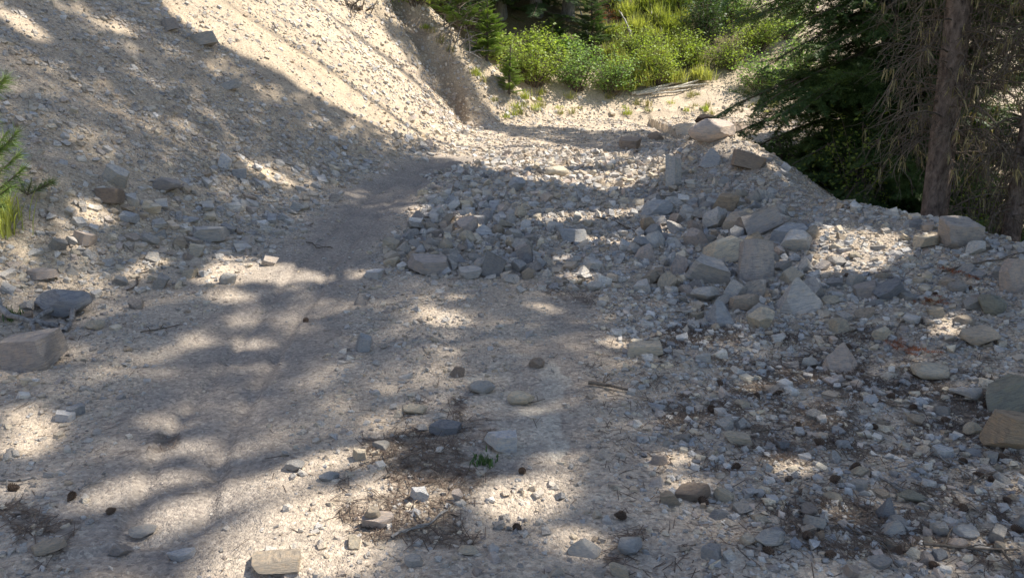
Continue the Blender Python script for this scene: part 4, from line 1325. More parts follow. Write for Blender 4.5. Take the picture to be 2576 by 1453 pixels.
# dead lower twigs and lichen on the bare stems
def dead_twigs(root, n, z_lo, z_hi, length, trunk_r, seed, lichen=60):
    r = np.random.default_rng(seed)
    sp, li = Soup(), Soup()
    for k in range(n):
        h = r.uniform(z_lo, z_hi)
        az = r.uniform(0, 6.283)
        L = length * r.uniform(0.12, 1.0)
        c, s = math.cos(az), math.sin(az)
        t = np.linspace(0, 1, 8)
        out = L * (t - 0.25 * t * t)
        drop = L * (0.25 * t - r.uniform(0.1, 1.1) * t * t)
        wob = 0.11 * L * np.sin(t * 7 + r.uniform(0, 6)) * t
        P = np.stack([c * (trunk_r + out) - s * wob, s * (trunk_r + out) + c * wob, h + drop], -1)
        sp.add(*tube(P, np.linspace(0.011, 0.003, 8) * (0.6 + 0.5 * L), 4))
        for _ in range(int(4 + 7 * L)):
            q = r.uniform(0.2, 1)
            p0 = np.array([np.interp(q, t, P[:, i]) for i in range(3)])
            l2 = r.uniform(0.12, 0.42)
            d = np.array([c, s, 0]) * r.uniform(-0.3, 0.8) + r.normal(size=3) * 0.5 + np.array([0, 0, -0.6])
            d /= np.linalg.norm(d)
            cv = r.normal(size=3) * 0.25 + np.array([0, 0, -0.35])
            tt = np.linspace(0, 1, 5)[:, None]
            P2 = p0 + d * l2 * tt + cv * l2 * tt * tt
            sp.add(*tube(P2, np.linspace(0.0045, 0.0018, 5), 3))
            if r.random() < 0.6:
                for _ in range(3):
                    e = P2[int(r.integers(1, 5))]
                    d3 = r.normal(size=3) * 0.6 + np.array([0, 0, -0.3]); d3 /= np.linalg.norm(d3)
                    sp.add(*tube(np.stack([e, e + d3 * 0.07, e + d3 * 0.13 + np.array([0, 0, -0.03])]), [0.0026, 0.002, 0.0012], 3))
            if lichen and r.random() < 0.16:
                e = P2[int(r.integers(1, 5))]
                for _ in range(5):
                    w = r.uniform(0.003, 0.008); l3 = r.uniform(0.05, 0.16)
                    a = r.uniform(0, 6.28); o = r.normal(size=3) * 0.012
                    dx = np.array([math.cos(a), math.sin(a), 0]) * w
                    b_ = r.normal(size=3) * 0.02
                    li.add([e + o - dx, e + o + dx, e + o + dx * 1.2 + b_ + [0, 0, -l3 * .6], e + o - dx * 0.8 + b_ + [0, 0, -l3 * .55], e + o + 1.5 * b_ + [0, 0, -l3]],
                           [[0, 1, 2], [0, 2, 3], [3, 2, 4]])
    sp.obj('dead_twigs', M['twig'], root)
    if li.n:
        li.obj('lichen_sprays', M['lichen'], root)
dead_twigs(FIR_ROOTS[1], 200, 1.45, 5.0, 1.05, 0.15, 51, 1)
dead_twigs(FIR_ROOTS[2], 150, 1.2, 5.0, 0.9, 0.07, 52, 1)
dead_twigs(FIR_ROOTS[0], 50, 1.0, 5.0, 0.9, 0.08, 53, 0)
dead_twigs(FIR_ROOTS[3], 75, 1.2, 5.5, 1.5, 0.15, 54, 0)
dead_twigs(FIR_ROOTS[10], 110, 1.0, 5.5, 1.6, 0.15, 55, 0)
finish_crowns()
CROWN_STORE.clear()

# ------------------------------------------------------------------ shrubs, young trees and grass at the far bend
def ground_at(u, v):
    P = hit([u], [v])[0]
    P[2] = H(P[:1], P[1:2])[0]
    return P

def shrub(u, v, w, h, n, label, mat='leaf', leaf=0.055, seed=0, name='shrub', sparse=1.0):
    P = ground_at(u, v)
    zc = float(depth_of(P))
    W, Hh = w * zc / FPX, h * zc / FPX * 1.05
    r = np.random.default_rng(3000 + seed)
    root = empty(name, P)
    tag(root, label, 'shrub', 'leafy shrubs on the far bank')
    st = Soup()
    ends = []
    ns = max(9, int(26 * W))
    for k in range(ns):
        a, rad = r.uniform(0, 6.283), W * 0.5 * math.sqrt(r.random())
        top = Hh * r.uniform(0.45, 1.0) * (1 - 0.45 * (rad / (W * 0.5)) ** 2)
        e = np.array([rad * math.cos(a), rad * 0.8 * math.sin(a), top])
        m = e * np.array([0.45, 0.45, 0.6])
        P3 = np.stack([np.array([0.15 * e[0], 0.15 * e[1], -0.1]), m, e])
        t = np.linspace(0, 1, 6)[:, None]
        C = (1 - t) ** 2 * P3[0] + 2 * t * (1 - t) * P3[1] + t * t * P3[2]
        st.add(*tube(C, np.linspace(0.012, 0.003, 6), 4))
        for q in (2, 3, 4, 5):
            ends.append(C[q])
            for _ in range(2):
                d = r.normal(size=3) * np.array([1, 1, 0.7]); d /= np.linalg.norm(d)
                l = r.uniform(0.1, 0.3)
                st.add(*tube(np.stack([C[q], C[q] + d * l * .5, C[q] + d * l + [0, 0, .03]]), [0.004, 0.003, 0.002], 3))
                ends += [C[q] + d * l * 0.6, C[q] + d * l]
    ends = np.array(ends)
    st.obj('stems', M['twig'], root)
    c = ends[r.integers(0, len(ends), n)] + r.normal(size=(n, 3)) * 0.055
    c[:, 2] = np.maximum(c[:, 2], 0.02)
    d = r.normal(size=(n, 3)); d[:, 2] = d[:, 2] * 0.4 - 0.25
    d /= np.linalg.norm(d, axis=1)[:, None]
    s = np.cross(d, np.array([0, 0, 1.0]) + r.normal(size=(n, 3)) * 0.55); s /= np.linalg.norm(s, axis=1)[:, None]
    ln = leaf * r.uniform(0.6, 1.25, (n, 1))
    if u < 1400:
        k_ = ~shades_bank(c + np.array(P)[None])
        if k_.sum() < 0.3 * n:
            k_[:] = True
        c, d, s, ln = c[k_], d[k_], s[k_], ln[k_]
        n = len(c)
    V = np.stack([c, c + d * ln * .45 + s * ln * .34, c + d * ln, c + d * ln * .45 - s * ln * .34], 1).reshape(-1, 3)
    link_mesh('leaves', np_mesh('leaves', V, np.arange(4 * n).reshape(-1, 4)), M[mat], root)
    return root

def blades(name, label, P, n, L, spread, mat, seed, cat, group, width=0.008, droop=1.0, second=None):
    r = np.random.default_rng(4000 + seed)
    def make(k):
        a = r.uniform(0, 6.283, k)
        l = L * r.uniform(0.5, 1.1, k)
        lean = r.uniform(0.1, 0.75, k)
        b0 = np.stack([r.normal(size=k), r.normal(size=k), np.zeros(k)], -1) * spread * 0.25
        ts = np.array([0, .3, .6, .85, 1.0])
        out = np.stack([np.cos(a), np.sin(a), np.zeros(k)], -1)
        side = np.stack([-np.sin(a), np.cos(a), np.zeros(k)], -1)
        C = b0[:, None] + out[:, None] * (l * lean)[:, None, None] * (ts ** 1.4)[None, :, None]
        C[:, :, 2] += l[:, None] * (ts - droop * lean[:, None] * 0.75 * ts ** 2.2)[:, :]
        w = width * np.array([.8, 1, .8, .5, .08])
        V = np.stack([C - side[:, None] * w[None, :, None], C + side[:, None] * w[None, :, None]], 2)
        i = np.arange(k * 10).reshape(k, 5, 2)
        F = np.stack([i[:, :-1, 0], i[:, :-1, 1], i[:, 1:, 1], i[:, 1:, 0]], -1).reshape(-1, 4)
        return V.reshape(-1, 3), F
    V, F = make(n)
    if second is None:
        o = link_mesh(name, np_mesh(name, V, F), M[mat])
    else:
        o = empty(name, P)
        link_mesh('green_blades', np_mesh('green_blades', V, F), M[mat], o)
        V2, F2 = make(int(n * 0.35))
        link_mesh('dry_blades', np_mesh('dry_blades', V2, F2), M[second], o)
    o.location = P
    tag(o, label, cat, group)
    return o

SHRUBS = [  # u, v base, w, h, leaves, label, material, leaf size
 (1345, 214, 190, 130, 3000, 'leafy green shrub just right of the bright young fir on the far bank', 'leaf', .07),
 (1452, 226, 170, 120, 2800, 'leafy green shrub second to the right of the bright young fir', 'leaf_cool', .065),
 (1540, 236, 170, 110, 2600, 'low spreading shrub behind the grey chips, left of the pale poles', 'leaf_cool', .065),
 (1652, 214, 150, 120, 2600, 'rounded shrub directly behind the left ends of the pale poles', 'leaf', .065),
 (1725, 170, 130, 110, 2000, 'shrub among the grass clumps above the pale poles', 'leaf', .065),
 (1360, 134, 130, 62, 1500, 'tall open shrub standing before the dark gap in the trees', 'leaf', .08),
 (1425, 150, 140, 55, 2000, 'bushy shrub below the dark gap in the trees', 'leaf_cool', .07),
 (1262, 150, 130, 70, 2200, 'yellow-green bush at the left edge of the dark gap', 'leaf', .07),
 (1185, 70, 160, 130, 2600, 'big leafy bush behind the top of the cut bank', 'leaf_cool', .075),
 (1108, 20, 120, 110, 1800, 'dark leafy bush crowning the cut bank', 'leaf_cool', .07),
 (1770, 112, 150, 150, 2600, 'dark shaded bush at the top right of the far bank', 'fir', .075),
 (1915, 232, 150, 110, 2200, 'cool green shrub seen between the fir boughs over the far road', 'leaf_cool', .07),
 (2010, 190, 150, 110, 2000, 'cool green shrub mostly hidden behind the fir boughs', 'leaf_cool', .07),
]
SHRUBS += [
 (1905, 128, 170, 110, 2600, 'bright shrub on the slope between the dark shaded bush and the firs', 'leaf', .07),
 (1975, 95, 170, 120, 2600, 'leafy shrub high behind the slim grey-barked fir', 'leaf_cool', .07),
 (1800, 20, 170, 110, 2400, 'dark green bush above the dark shaded bush', 'leaf_cool', .07),
 (1150, 30, 190, 150, 3400, 'sunny yellow-green bush above the dead grey bush', 'leaf', .075),
 (1045, 4, 170, 110, 2600, 'sunlit bush at the very top of the cut bank', 'leaf', .07),
 (985, -14, 150, 80, 1800, 'low bush above the root tangle', 'leaf_cool', .07),
 (1600, 150, 140, 90, 1900, 'fresh green shrub amid the grass clumps', 'leaf', .06),
 (1842, 175, 130, 90, 1500, 'small leafy shrub on the bare slope left of the fir boughs', 'leaf', .06),
 (1700, 30, 150, 110, 2000, 'leafy shrub at the top of the grass clumps', 'leaf', .07),
 (1860, 60, 170, 120, 2400, 'leafy shrub high on the slope behind the fir tips', 'leaf_cool', .07),
 (1560, 20, 120, 90, 1500, 'leafy shrub uphill of the white dead pole', 'leaf', .07),
 (1300, 205, 110, 90, 1500, 'low pale shrub between the bright young fir and the first leafy shrub', 'leaf', .06)]
for k, (u, v, w, h, n, lab, mat, lf) in enumerate(SHRUBS):
    shrub(u, v, w, h, n, lab, mat, lf, k)

# shrubs growing on the downhill side, seen through the lower boughs
def shrub_at(x, y, w, h, n, label, mat, leaf, seed):
    global ground_at
    keep = ground_at
    P = np.array([x, y, float(H(x, y)) - 0.03])
    ground_at = lambda u, v: P
    zc = float(depth_of(P))
    o = shrub(0, 0, w / zc * FPX, h / zc * FPX, n, label, mat, leaf, seed)
    o['group'] = 'shrubs under the firs'
    ground_at = keep
    return o
shrub_at(5.3, 12.0, 1.7, 2.1, 2600, 'bright green shrub glimpsed low between the two nearest fir trunks', 'leaf', .06, 71)
shrub_at(4.6, 13.2, 1.3, 1.5, 1600, 'low green shrub under the slim grey-barked fir', 'leaf_cool', .055, 72)
shrub_at(6.7, 11.4, 1.8, 2.5, 2600, 'green shrub behind the boxy crest boulder, right of the thick trunk', 'leaf', .06, 73)
shrub_at(8.6, 12.9, 2.0, 2.6, 2400, 'green shrub deep in the stand past the right-edge trunk', 'leaf', .06, 74)

GY = 'young firs on the far bank'
def young(u, v, h_px, rad, n, label, mat, seed):
    P = ground_at(u, v)
    h = h_px * float(depth_of(P)) / FPX
    return fir(P[0], P[1], h, 0.04 * h, rad, n, 'young', label, 0.02, mat, 'twig', False, P[2], seed, GY, 'young_fir')
young(1282, 238, 120, 0.42, 60, 'bright yellow-green young fir leaning out at the edge of the cut bank', 'fir_young', 31)
young(1222, 150, 150, 0.60, 70, 'pale young fir with fresh tips behind the cut bank', 'fir_young', 32)
young(1150, 95, 190, 0.75, 80, 'young fir above the dead grey bush on the cut bank', 'fir_young', 33)
young(1488, 128, 170, 0.70, 80, 'blue-green young fir at the right side of the dark gap', 'fir', 34)
young(1395, 100, 60, 0.55, 60, 'small dark fir inside the dark gap', 'fir', 35)
young(1590, 232, 60, 0.35, 40, 'knee-high young fir beside the left ends of the pale poles', 'fir_young', 36)

GB = 'firs on the hillside above the far bend'
for k, (x, y, h, rad, b, lab) in enumerate([
        (-0.3, 23.2, 14, 2.0, 0.15, 'dark fir at the left side of the dark gap'),
        (0.7, 23.6, 16, 2.1, 0.15, 'dark fir in the middle of the dark gap'),
        (1.6, 23.9, 15, 1.8, 0.8, 'dark fir with a bare grey stem at the right side of the dark gap'),
        (-5.2, 23.0, 11, 2.0, 0.5, 'fir uphill of the cut bank'),
        (11.8, 30.0, 14, 2.3, 0.6, 'fir on the hillside beyond the slim grey-barked fir')]):
    fir(x, y, h, b, rad, 130, 'far', lab, 0.16, 'fir', 'bark_grey', True, None, 60 + k, GB)
for c in CROWN_STORE:
    V, F = tri_soup(c['N'])
    link_mesh('crown', np_mesh('crown', V, F), M[c['mat']], c['root'])

GBG = 'clumps of long drooping grass on the far bank'
CL = [(1560, 175), (1612, 150), (1662, 150), (1702, 130), (1580, 110), (1640, 100), (1690, 75), (1740, 150), (1600, 70), (1655, 50), (1720, 40), (1560, 215), (1610, 205), (1690, 195), (1570, 30), (1625, 15), (1760, 190), (1540, 140), (1680, 15), (1545, 80), (1715, 100), (1640, 180)]
clump_names = []
for k, (u, v) in enumerate(CL):
    P = ground_at(u, v + 12)
    ref = min(SHRUBS + [(1585, 120, 0, 0, 0, 'the white dead pole'), (1505, 60, 0, 0, 0, 'the rust-coloured dead bush')], key=lambda s_: math.hypot(s_[0] - u, s_[1] - v))
    where = {True: 'right of', False: 'left of'}[u > ref[0]] if abs(u - ref[0]) > abs(v - ref[1]) else ('uphill of' if v < ref[1] else 'downhill of')
    nm = {3: 'the shrub behind the pale poles', 4: 'the shrub among the clumps', 2: 'the low spreading shrub', 1: 'the second shrub', 10: 'the dark shaded bush'}
    short = nm.get(SHRUBS.index(ref), 'the shrubs') if ref in SHRUBS else ref[5]
    size = 'tall' if k % 3 == 0 else 'small' if k % 3 == 1 else 'wide'
    t = f'{size} yellow-green clump of drooping grass {where} {short}'
    j = 0
    while t in clump_names:
        j += 1
        t = f"{size} yellow-green clump of drooping grass {['further', 'much further', 'far off', 'fifth'][j - 1]} {where} {short}"
    clump_names.append(t)
    s = {0: 1.15, 1: 0.8, 2: 1.0}[k % 3]
    blades('grass_clump', t, P, 340, 0.66 * s, 0.6, 'blade', k, 'grass clump', GBG, 0.009, 1.35, 'dry' if k % 2 else 'blade')

GT = 'sparse grass tufts along the foot of the far bank'
r = np.random.default_rng(12)
tn = []
for k in range(46):
    u = r.uniform(1215, 1990)
    v = r.uniform(236, 292) if u > 1330 else r.uniform(150, 280) * 0 + r.uniform(250, 300)
    if k > 38:
        u, v = r.uniform(1060, 1230), 0
        v = 60 + (u - 1060) * 0.95
    P = ground_at(u, v)
    side = 'left' if u < 1400 else 'middle' if u < 1650 else 'right'
    size = ['tiny', 'short', 'thin', 'dry', 'green', 'bushy'][k % 6]
    anchor = {'left': 'below the bright young fir', 'middle': 'below the low spreading shrub', 'right': 'below the pale poles'}[side]
    if k > 38:
        anchor = 'below the dead grey bush'
    row = 'at the road edge' if v > 275 else 'midway' if v > 255 else 'high up'
    t = f'{size} grass tuft {anchor}, {row}'
    if t in tn:
        t += ', beside its twin'
    if t in tn:
        t = t.replace(', beside its twin', ', third of three')
    tn.append(t)
    blades('grass_tuft', t, P, 40 if size != 'bushy' else 80, r.uniform(0.12, 0.26), 0.22, 'dry' if size in ('dry', 'thin', 'tiny') else 'blade', 100 + k, 'grass tuft', GT, 0.006, 0.7)

# pale poles, standing dead pole, dead bush and roots
def log(name, label, A, B, r0, r1, mat, seed, cat='log', group=None, bend=0.05, side=0):
    r = np.random.default_rng(seed)
    A, B = np.array(A), np.array(B)
    t = np.linspace(0, 1, 12)[:, None]
    off = np.cross(B - A, [0, 0, 1.0]); off /= np.linalg.norm(off) + 1e-9
    C = A + (B - A) * t + off * bend * np.sin(t * 3.1) + r.normal(size=(12, 3)) * 0.006
    sp = Soup()
    sp.add(*tube(C, np.linspace(r0, r1, 12), 8, r, 0.06))
    n0 = sp.n
    sp.add([C[0], *tube(C[:2], [r0, r0], 8)[0][:8]], [[0, 1 + (k + 1) % 8, 1 + k] for k in range(8)])
    for _ in range(side):
        q = C[int(r.integers(3, 11))]
        d = (B - A) / np.linalg.norm(B - A) * 0.6 + r.normal(size=3) * 0.6; d /= np.linalg.norm(d)
        l = r.uniform(0.08, 0.35) * np.linalg.norm(B - A) * 0.5
        sp.add(*tube(np.stack([q, q + d * l * .5, q + d * l + r.normal(size=3) * .03 * l]), [r1 * 1.1, r1 * .8, r1 * .4], 5))
    o = sp.obj(name, M[mat], smooth=True)
    tag(o, label, cat, group)
    return o
GL = 'pale poles lying at the foot of the far bank'
for k, (u0, v0, u1, v1, rr, lab) in enumerate([
        (1588, 240, 1738, 202, .045, 'longest pale dead pole lying lengthwise on top of the others'),
        (1600, 243, 1730, 218, .04, 'pale dead pole just under the longest one'),
        (1612, 238, 1775, 218, .035, 'thin grey dead pole reaching furthest right under the longest one'),
        (1640, 246, 1725, 230, .03, 'short pale stick in front of the poles'),
        (1690, 232, 1790, 196, .03, 'slender pole sloping up behind the longest pale pole')]):
    A, B = ground_at(u0, v0), ground_at(u1, v1)
    log('dead_pole', lab, A + [0, 0, .03 + .02 * k], B + [0, 0, .06], rr, rr * .6, 'pale_wood', 500 + k, 'log', GL, 0.06)
A = ground_at(1600, 135)
log('dead_pole', 'white dead pole leaning among the grass clumps', A, at_depth(1562, 32, A[1] + 0.35), .035, .018, 'pale_wood', 520, 'dead pole', None, 0.08, 5)
A = ground_at(1625, 60)
log('dead_pole', 'short white stick leaning high among the grass clumps', A, at_depth(1640, 25, A[1] + 0.2), .03, .016, 'pale_wood', 521, 'dead pole', None, 0.05)
A = ground_at(1480, 110)
log('dead_pole', 'grey stem leaning out in front of the dark gap', A, at_depth(1440, -10, A[1] + 0.8), .03, .015, 'wood', 522, 'dead pole', None, 0.1, 4)

def dead_bush(u, v, u2, v2, n, L, label, seed, mat='wood', name='dead_bush', fol=None):
    r = np.random.default_rng(seed)
    P, Q = ground_at(u, v), ground_at(u2, v2)
    sp = Soup()
    leaves = []
    for k in range(n):
        b = P + (Q - P) * r.random() + [0, 0, 0.02]
        d = r.normal(size=3) * np.array([.8, .6, .5]) + np.array([0.25, -0.2, 0.35]); d /= np.linalg.norm(d)
        l = L * r.uniform(.4, 1)
        t = np.linspace(0, 1, 6)[:, None]
        C = b + d * l * t + r.normal(size=3) * .25 * l * t * t + np.array([0, 0, -.3 * l]) * t ** 2
        sp.add(*tube(C, np.linspace(.016, .004, 6), 4))
        for _ in range(5):
            q = C[int(r.integers(2, 6))]
            e = r.normal(size=3); e /= np.linalg.norm(e)
            sp.add(*tube(np.stack([q, q + e * l * .15, q + e * l * .3 + [0, 0, -.04]]), [.006, .004, .002], 3))
            leaves.append(q + e * l * .2)
    if fol is None:
        o = sp.obj(name, M[mat])
        tag(o, label, 'dead bush')
        return
    root = empty(name, P)
    ob = sp.obj('stems', M[mat], root); ob.location = -P
    c = np.array(leaves)[r.integers(0, len(leaves), 700)] + r.normal(size=(700, 3)) * .05
    d = r.normal(size=(700, 3)); d /= np.linalg.norm(d, axis=1)[:, None]
    s = np.cross(d, r.normal(size=(700, 3))); s /= np.linalg.norm(s, axis=1)[:, None]
    V = np.stack([c - s * .008, c + s * .008, c + d * .09], 1).reshape(-1, 3) - P
    link_mesh('needles', np_mesh('needles', V, np.arange(2100).reshape(-1, 3)), M[fol], root)
    tag(root, label, 'dead bush')
dead_bush(1098, 45, 1180, 150, 22, 0.8, 'grey dead bush hanging over the top of the cut bank', 611)
dead_bush(860, 12, 935, 40, 18, 0.5, 'tangle of dark bare roots at the top of the sunlit scree', 612, 'twig', 'root_tangle')
dead_bush(1500, 55, 1520, 40, 14, 0.5, 'rust-coloured dead bush beside the blue-green young fir', 613, 'twig', 'dead_bush', 'rust')

# the young pine at the left edge
def young_pine():
    P = ground_at(-80, 610)
    r = np.random.default_rng(88)
    root = empty('young_pine', P)
    tag(root, 'bright green long-needled young pine at the left edge of the scree', 'young tree')
    sp, N = Soup(), []
    hs = np.linspace(0, 1.75, 8)
    tr = np.stack([0.05 * np.sin(hs * 2), 0 * hs, hs], -1)
    sp.add(*tube(tr, np.linspace(.03, .008, 8), 7))
    sp.obj('trunk', M['twig'], root, smooth=True)
    br = Soup()
    for k in range(95):
        h = 0.12 + 1.5 * r.random()
        az = k * 2.4 + r.uniform(-.5, .5)
        L = (0.55 if h < 0.9 else 0.38) * r.uniform(.6, 1.1) * (1.15 - h / 2.2)
        d = np.array([math.cos(az), math.sin(az), r.uniform(0.05, .7)]); d /= np.linalg.norm(d)
        t = np.linspace(0, 1, 6)[:, None]
        C = np.array([0, 0, h]) + d * L * t + np.array([0, 0, .12]) * t * t
        br.add(*tube(C, np.linspace(.009, .004, 6), 4))
        m = 210
        q = r.uniform(0.25, 1.0, m)
        b = np.stack([np.interp(q, t[:, 0], C[:, i]) for i in range(3)], -1)
        e = d[None] * r.uniform(.5, 1.0, (m, 1)) + r.normal(size=(m, 3)) * 0.48
        e /= np.linalg.norm(e, axis=1)[:, None]
        s = np.cross(e, r.normal(size=(m, 3))); s /= np.linalg.norm(s, axis=1)[:, None]
        ln = r.uniform(.07, .13, (m, 1))
        N.append(np.stack([b - s * .0028, b + s * .0028, b + e * ln], 1))
    br.obj('branches', M['twig'], root)
    V, F = tri_soup(np.concatenate(N))
    link_mesh('needles', np_mesh('needles', V, F), M['pine'], root)
young_pine()
low = ground_at(70, 500)
def pine_frond():
    r = np.random.default_rng(90)
    root = empty('pine_seedling', low)
    tag(root, 'small pine seedling with a low green frond on the scree beside the young pine', 'young tree')
    N, br = [], Soup()
    for k in range(7):
        az = r.uniform(0, 6.28)
        d = np.array([math.cos(az) * .9, math.sin(az) * .9, .35 + .3 * r.random()])
        t = np.linspace(0, 1, 5)[:, None]
        C = d * .22 * t + [0, 0, .02]
        br.add(*tube(C, np.linspace(.006, .003, 5), 4))
        m = 60
        q = r.uniform(.2, 1, m)
        b = np.stack([np.interp(q, t[:, 0], C[:, i]) for i in range(3)], -1)
        e = d[None] * .7 + r.normal(size=(m, 3)) * .45; e /= np.linalg.norm(e, axis=1)[:, None]
        s = np.cross(e, r.normal(size=(m, 3))); s /= np.linalg.norm(s, axis=1)[:, None]
        N.append(np.stack([b - s * .002, b + s * .002, b + e * .08], 1))
    br.obj('stems', M['twig'], root)
    V, F = tri_soup(np.concatenate(N))
    link_mesh('needles', np_mesh('needles', V, F), M['pine'], root)
pine_frond()
for k, (u, v, L, lab) in enumerate([(8, 560, .32, 'thick green grass tuft under the young pine'), (-5, 600, .35, 'green grass tuft at the left edge below the young pine'),
                                    (30, 800, .10, 'low dark green weed tuft behind the driftwood'), (1215, 1164, .045, 'tiny dark green needle tuft at the left foot of the white block')]):
    blades('grass_tuft', lab, ground_at(u, v), 130 if k < 2 else 70, L, .3 if k < 2 else .12, 'blade' if k < 2 else 'fir', 170 + k, 'grass tuft', 'green tufts beside the track', .004, .8)

# driftwood by the two left boulders
GD = 'weathered branches between the two left boulders'
for k, (a, b, r0, r1, lab, sd) in enumerate([
        ((-10, 762), (150, 826), .026, .014, 'thick grey weathered branch curving in from the left edge', 2),
        ((110, 768), (165, 845), .022, .015, 'short grey branch crossing over the thick weathered one', 0),
        ((175, 790), (95, 852), .022, .012, 'grey forked stick under the crossing branch', 1)]):
    A, B = ground_at(*a), ground_at(*b)
    log('driftwood_branch', lab, A + [0, 0, .04 + .02 * k], B + [0, 0, .03], r0, r1, 'wood', 700 + k, 'branch', GD, .11 * (-1) ** k, sd + 2)

# ------------------------------------------------------------------ cones, twigs, needles on the ground
def cone_mesh(seed):
    r = np.random.default_rng(seed)
    sp = Soup()
    t = np.linspace(0, 1, 7)
    prof = 0.5 * np.array([.25, .62, .75, .7, .52, .3, .08])
    sp.add(*tube(np.stack([t * 0 , t * 0, t], -1), prof * 0.8, 8))
    for k in range(90):
        h = (k + .5) / 90
        a = k * 2.39996
        w = np.interp(h, t, prof)
        n = np.array([math.cos(a), math.sin(a), 0]); s = np.array([-n[1], n[0], 0])
        open_ = 0.20 * (1 - 0.6 * h)
        b = n * w * .6 + [0, 0, h - .03]
        tip = n * (w + open_) + np.array([0, 0, h + .05])
        ww = .13 * (1 - .5 * h)
        sp.add([b - s * ww * .5, b + s * ww * .5, tip + s * ww * .7, tip - s * ww * .7, (b + tip) / 2 - [0, 0, .07], tip - [0, 0, .06]],
               [[0, 1, 2], [0, 2, 3], [0, 4, 1], [1, 4, 5], [1, 5, 2], [2, 5, 3], [3, 5, 4], [3, 4, 0]])
    V = np.concatenate(sp.V) - [0, 0, .5]
    me = np_mesh('pine_cone', V, [np.concatenate(f) for f in sp.F.values()])
    me.materials.append(M['cone'])
    return me

CONES = [(1315, 1191), (1302, 1320), (2510, 1105), (2100, 1222), (2130, 700), (1905, 1000), (2295, 1030), (2240, 1000), (2480, 1020), (2010, 1075), (1960, 985), (2060, 1120),
         (2200, 1075), (2420, 1165), (2500, 1215), (2460, 1200), (1985, 1215), (1850, 1185), (1770, 1270), (2030, 1360), (1930, 1405), (2090, 1415), (2260, 1390), (2350, 1430), (2420, 1290), (2530, 1265), (2180, 1345),
         (35, 1230), (180, 1255), (280, 1283), (770, 803), (2440, 730), (2350, 745), (2135, 870), (2170, 930), (1560, 1300), (1810, 960), (1790, 1030), (2490, 1380), (2560, 1340), (2150, 1180), (2330, 1130), (2380, 1060), (2520, 1160)]

def ref_name(P):
    d = np.hypot(hero_xy[:, 0] - P[0], hero_xy[:, 1] - P[1])
    for k in np.argsort(d)[:8]:
        dx, dy = P[0] - hero_xy[k][0], P[1] - hero_xy[k][1]
        rel = ('right of' if dx > 0 else 'left of') if abs(dx) > abs(dy) else ('behind' if dy > 0 else 'in front of')
        yield ('just ' if d[k] < .35 else '' if d[k] < .9 else 'well ') + rel + ' ' + HERO[k][8]

taken = set()
def unique(fmt, P):
    for rel in ref_name(P):
        t = fmt.format(rel)
        if t not in taken:
            taken.add(t)
            return t
    return fmt.format('on the gravel')

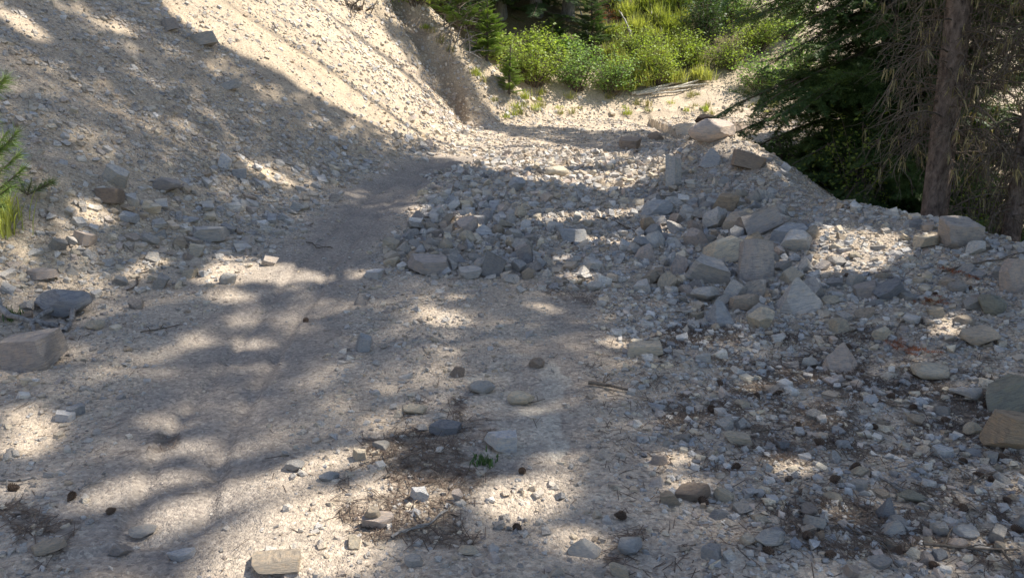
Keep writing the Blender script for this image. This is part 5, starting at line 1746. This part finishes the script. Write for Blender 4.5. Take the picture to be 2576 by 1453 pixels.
def litter():
    r = np.random.default_rng(222)
    cu = np.array(CONES, float)
    P = hit(cu[:, 0], cu[:, 1])
    P[:, 2] = H(P[:, 0], P[:, 1])
    ms = [cone_mesh(k) for k in range(3)]
    for k, p in enumerate(P):
        o = bpy.data.objects.new('pine_cone', ms[k % 3])
        COL.objects.link(o)
        s = r.uniform(.034, .054)
        o.scale = (s * r.uniform(.6, .85), s * r.uniform(.6, .85), s)
        o.location = (p[0], p[1], p[2] + s * .28)
        o.rotation_euler = (R(90) + r.normal() * .25, r.normal() * .2, r.uniform(0, 6.28))
        tag(o, unique('brown open fir cone lying {}', p), 'pine cone', 'fir cones scattered on the gravel')
    TW = [((985, 1360), (1130, 1290), .006, 'pale forked twig across the needle litter, left of the oval front stone'), ((1065, 1325), (1100, 1240), .004, 'short thin twig beside the squared white stone'),
          ((355, 845), (465, 822), .006, 'dark curved stick lying on the shaded dirt track'), ((320, 735), (400, 665), .008, 'dark stick among chips left of the track'), ((770, 610), (835, 622), .007, 'short brown stick at the edge of the smooth track'),
          ((2370, 690), (2560, 655), .010, 'long thin branch lying across the berm below the boxy crest boulder'), ((2370, 880), (2440, 845), .012, 'grey stick pointing at the rounded tan boulder'),
          ((2190, 1195), (2340, 1290), .007, 'long straight twig left of the greenish stone'), ((2290, 1225), (2370, 1275), .004, 'thin twig over the greenish stone'),
          ((2320, 1380), (2560, 1395), .007, 'long bent twig in the front litter, past the striped stone'), ((2520, 1395), (2550, 1453), .006, 'forked twig at the front beside the long bent one'),
          ((2130, 1330), (2260, 1440), .005, 'thin curved twig in front of the striped pale stone'), ((2360, 1140), (2470, 1220), .005, 'pale crooked twig below the white square chip'),
          ((2180, 1010), (2310, 1045), .004, 'wiry twig curving behind the long cream stone'), ((2400, 1010), (2550, 1015), .004, 'straight wiry twig at the foot of the mossy boulder'),
          ((0, 1208), (90, 1212), .008, 'bleached stick at the left edge of the sunlit soil'), ((200, 1240), (270, 1205), .005, 'pale thin stick in the sunlit soil on the left'),
          ((1480, 975), (1590, 985), .012, 'dark split stick on the smooth side track'), ((1890, 1090), (2010, 1075), .004, 'wiry twig on litter behind the long cream stone'), ((2430, 1240), (2560, 1180), .005, 'thin twig among the cones at the right'),
          ((1500, 555), (1620, 610), .010, 'long dark stick lying over the rubble'), ((1760, 760), (1700, 790), .006, 'small stick in front of the stone pile'), ((2180, 1110), (2100, 1060), .004, 'fine twig among the litter patches'), ((1290, 1015), (1370, 1010), .005, 'little twigs at the foot of the rounded cream stone')]
    for k, (a, b, rad, lab) in enumerate(TW):
        Q = hit([a[0], b[0]], [a[1], b[1]])
        t = np.linspace(0, 1, 10)
        C = Q[0] + (Q[1] - Q[0]) * t[:, None]
        n = np.array([-(Q[1] - Q[0])[1], (Q[1] - Q[0])[0]])
        C[:, :2] += n * (0.10 * r.normal() * np.sin(t * 3.14) + 0.03 * r.normal() * np.sin(t * 9))[:, None]
        C[:, 2] = H(C[:, 0], C[:, 1]) + rad * .7 + .012
        sp = Soup()
        sp.add(*tube(C, np.linspace(rad, rad * .45, 10), 6, r, .06))
        Ln = float(np.linalg.norm(Q[1] - Q[0]))
        for _ in range(3 if Ln > .12 else 0):
            q = C[int(r.integers(2, 9))]
            d = (Q[1] - Q[0]) / Ln * .7 + r.normal(size=3) * [.6, .6, .15]; d /= np.linalg.norm(d)
            l = Ln * r.uniform(.15, .4)
            sp.add(*tube(np.stack([q, q + d * l * .5 + [0, 0, .012], q + d * l]), [rad * .5, rad * .4, rad * .25], 4))
        o = sp.obj('twig', M['wood' if k in (0, 6, 7, 12, 15, 16) else 'twig'], smooth=True)
        tag(o, lab, 'twig', 'twigs and sticks on the ground')
    # needles: everywhere a few, thick on the litter patches
    N = 500000
    y = 2.0 * (5.0 ** r.random(N))
    x = (r.random(N) * 2 - 1) * (0.72 * y + .6)
    pdf = 1 / (y * math.log(5.0)) / (2 * (0.72 * y + .6))
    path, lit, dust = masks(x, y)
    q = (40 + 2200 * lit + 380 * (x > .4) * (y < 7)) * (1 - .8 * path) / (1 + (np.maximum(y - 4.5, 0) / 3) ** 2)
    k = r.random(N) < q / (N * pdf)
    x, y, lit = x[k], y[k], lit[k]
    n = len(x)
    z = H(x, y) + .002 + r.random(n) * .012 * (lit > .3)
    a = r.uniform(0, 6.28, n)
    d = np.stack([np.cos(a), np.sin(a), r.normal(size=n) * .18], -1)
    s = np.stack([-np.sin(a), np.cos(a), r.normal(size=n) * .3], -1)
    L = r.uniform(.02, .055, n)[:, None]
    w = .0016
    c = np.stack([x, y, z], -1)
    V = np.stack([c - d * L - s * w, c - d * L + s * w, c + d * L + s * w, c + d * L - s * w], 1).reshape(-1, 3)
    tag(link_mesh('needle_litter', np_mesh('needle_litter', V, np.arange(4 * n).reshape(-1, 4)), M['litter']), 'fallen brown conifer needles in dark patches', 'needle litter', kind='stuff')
    print('needles', n)
    # rusty dead sprays on the berm
    for k, (u, v, lab) in enumerate([(2345, 770, 'rusty dead fir spray on the berm above the cream stone'), (2290, 880, 'rusty brown dead spray in the gravel right of the pink pyramid stone'), (2425, 695, 'small rusty dead spray below the boxy crest boulder')]):
        p = hit([u], [v])[0]; p[2] = H(p[:1], p[1:2])[0] + .02
        segs = []
        for j in range(11):
            a = r.uniform(0, 6.28)
            dd = np.array([math.cos(a), math.sin(a), r.uniform(0, .25)]); sd = np.cross([0, 0, 1.0], dd)
            segs.append(np.concatenate([r.normal(size=3) * [.05, .05, .01], dd, sd, [r.uniform(.05, .12)]]))
        T = needles_on(segs, .028, .004, .004, r, .5)
        V, F = tri_soup(T)
        V[:, 2] = np.maximum(V[:, 2], -.01)
        o = link_mesh('dead_fir_spray', np_mesh('dead_fir_spray', V, F), M['rust'])
        o.location = p
        tag(o, lab, 'dead spray', 'dead fir sprays on the gravel')
litter()
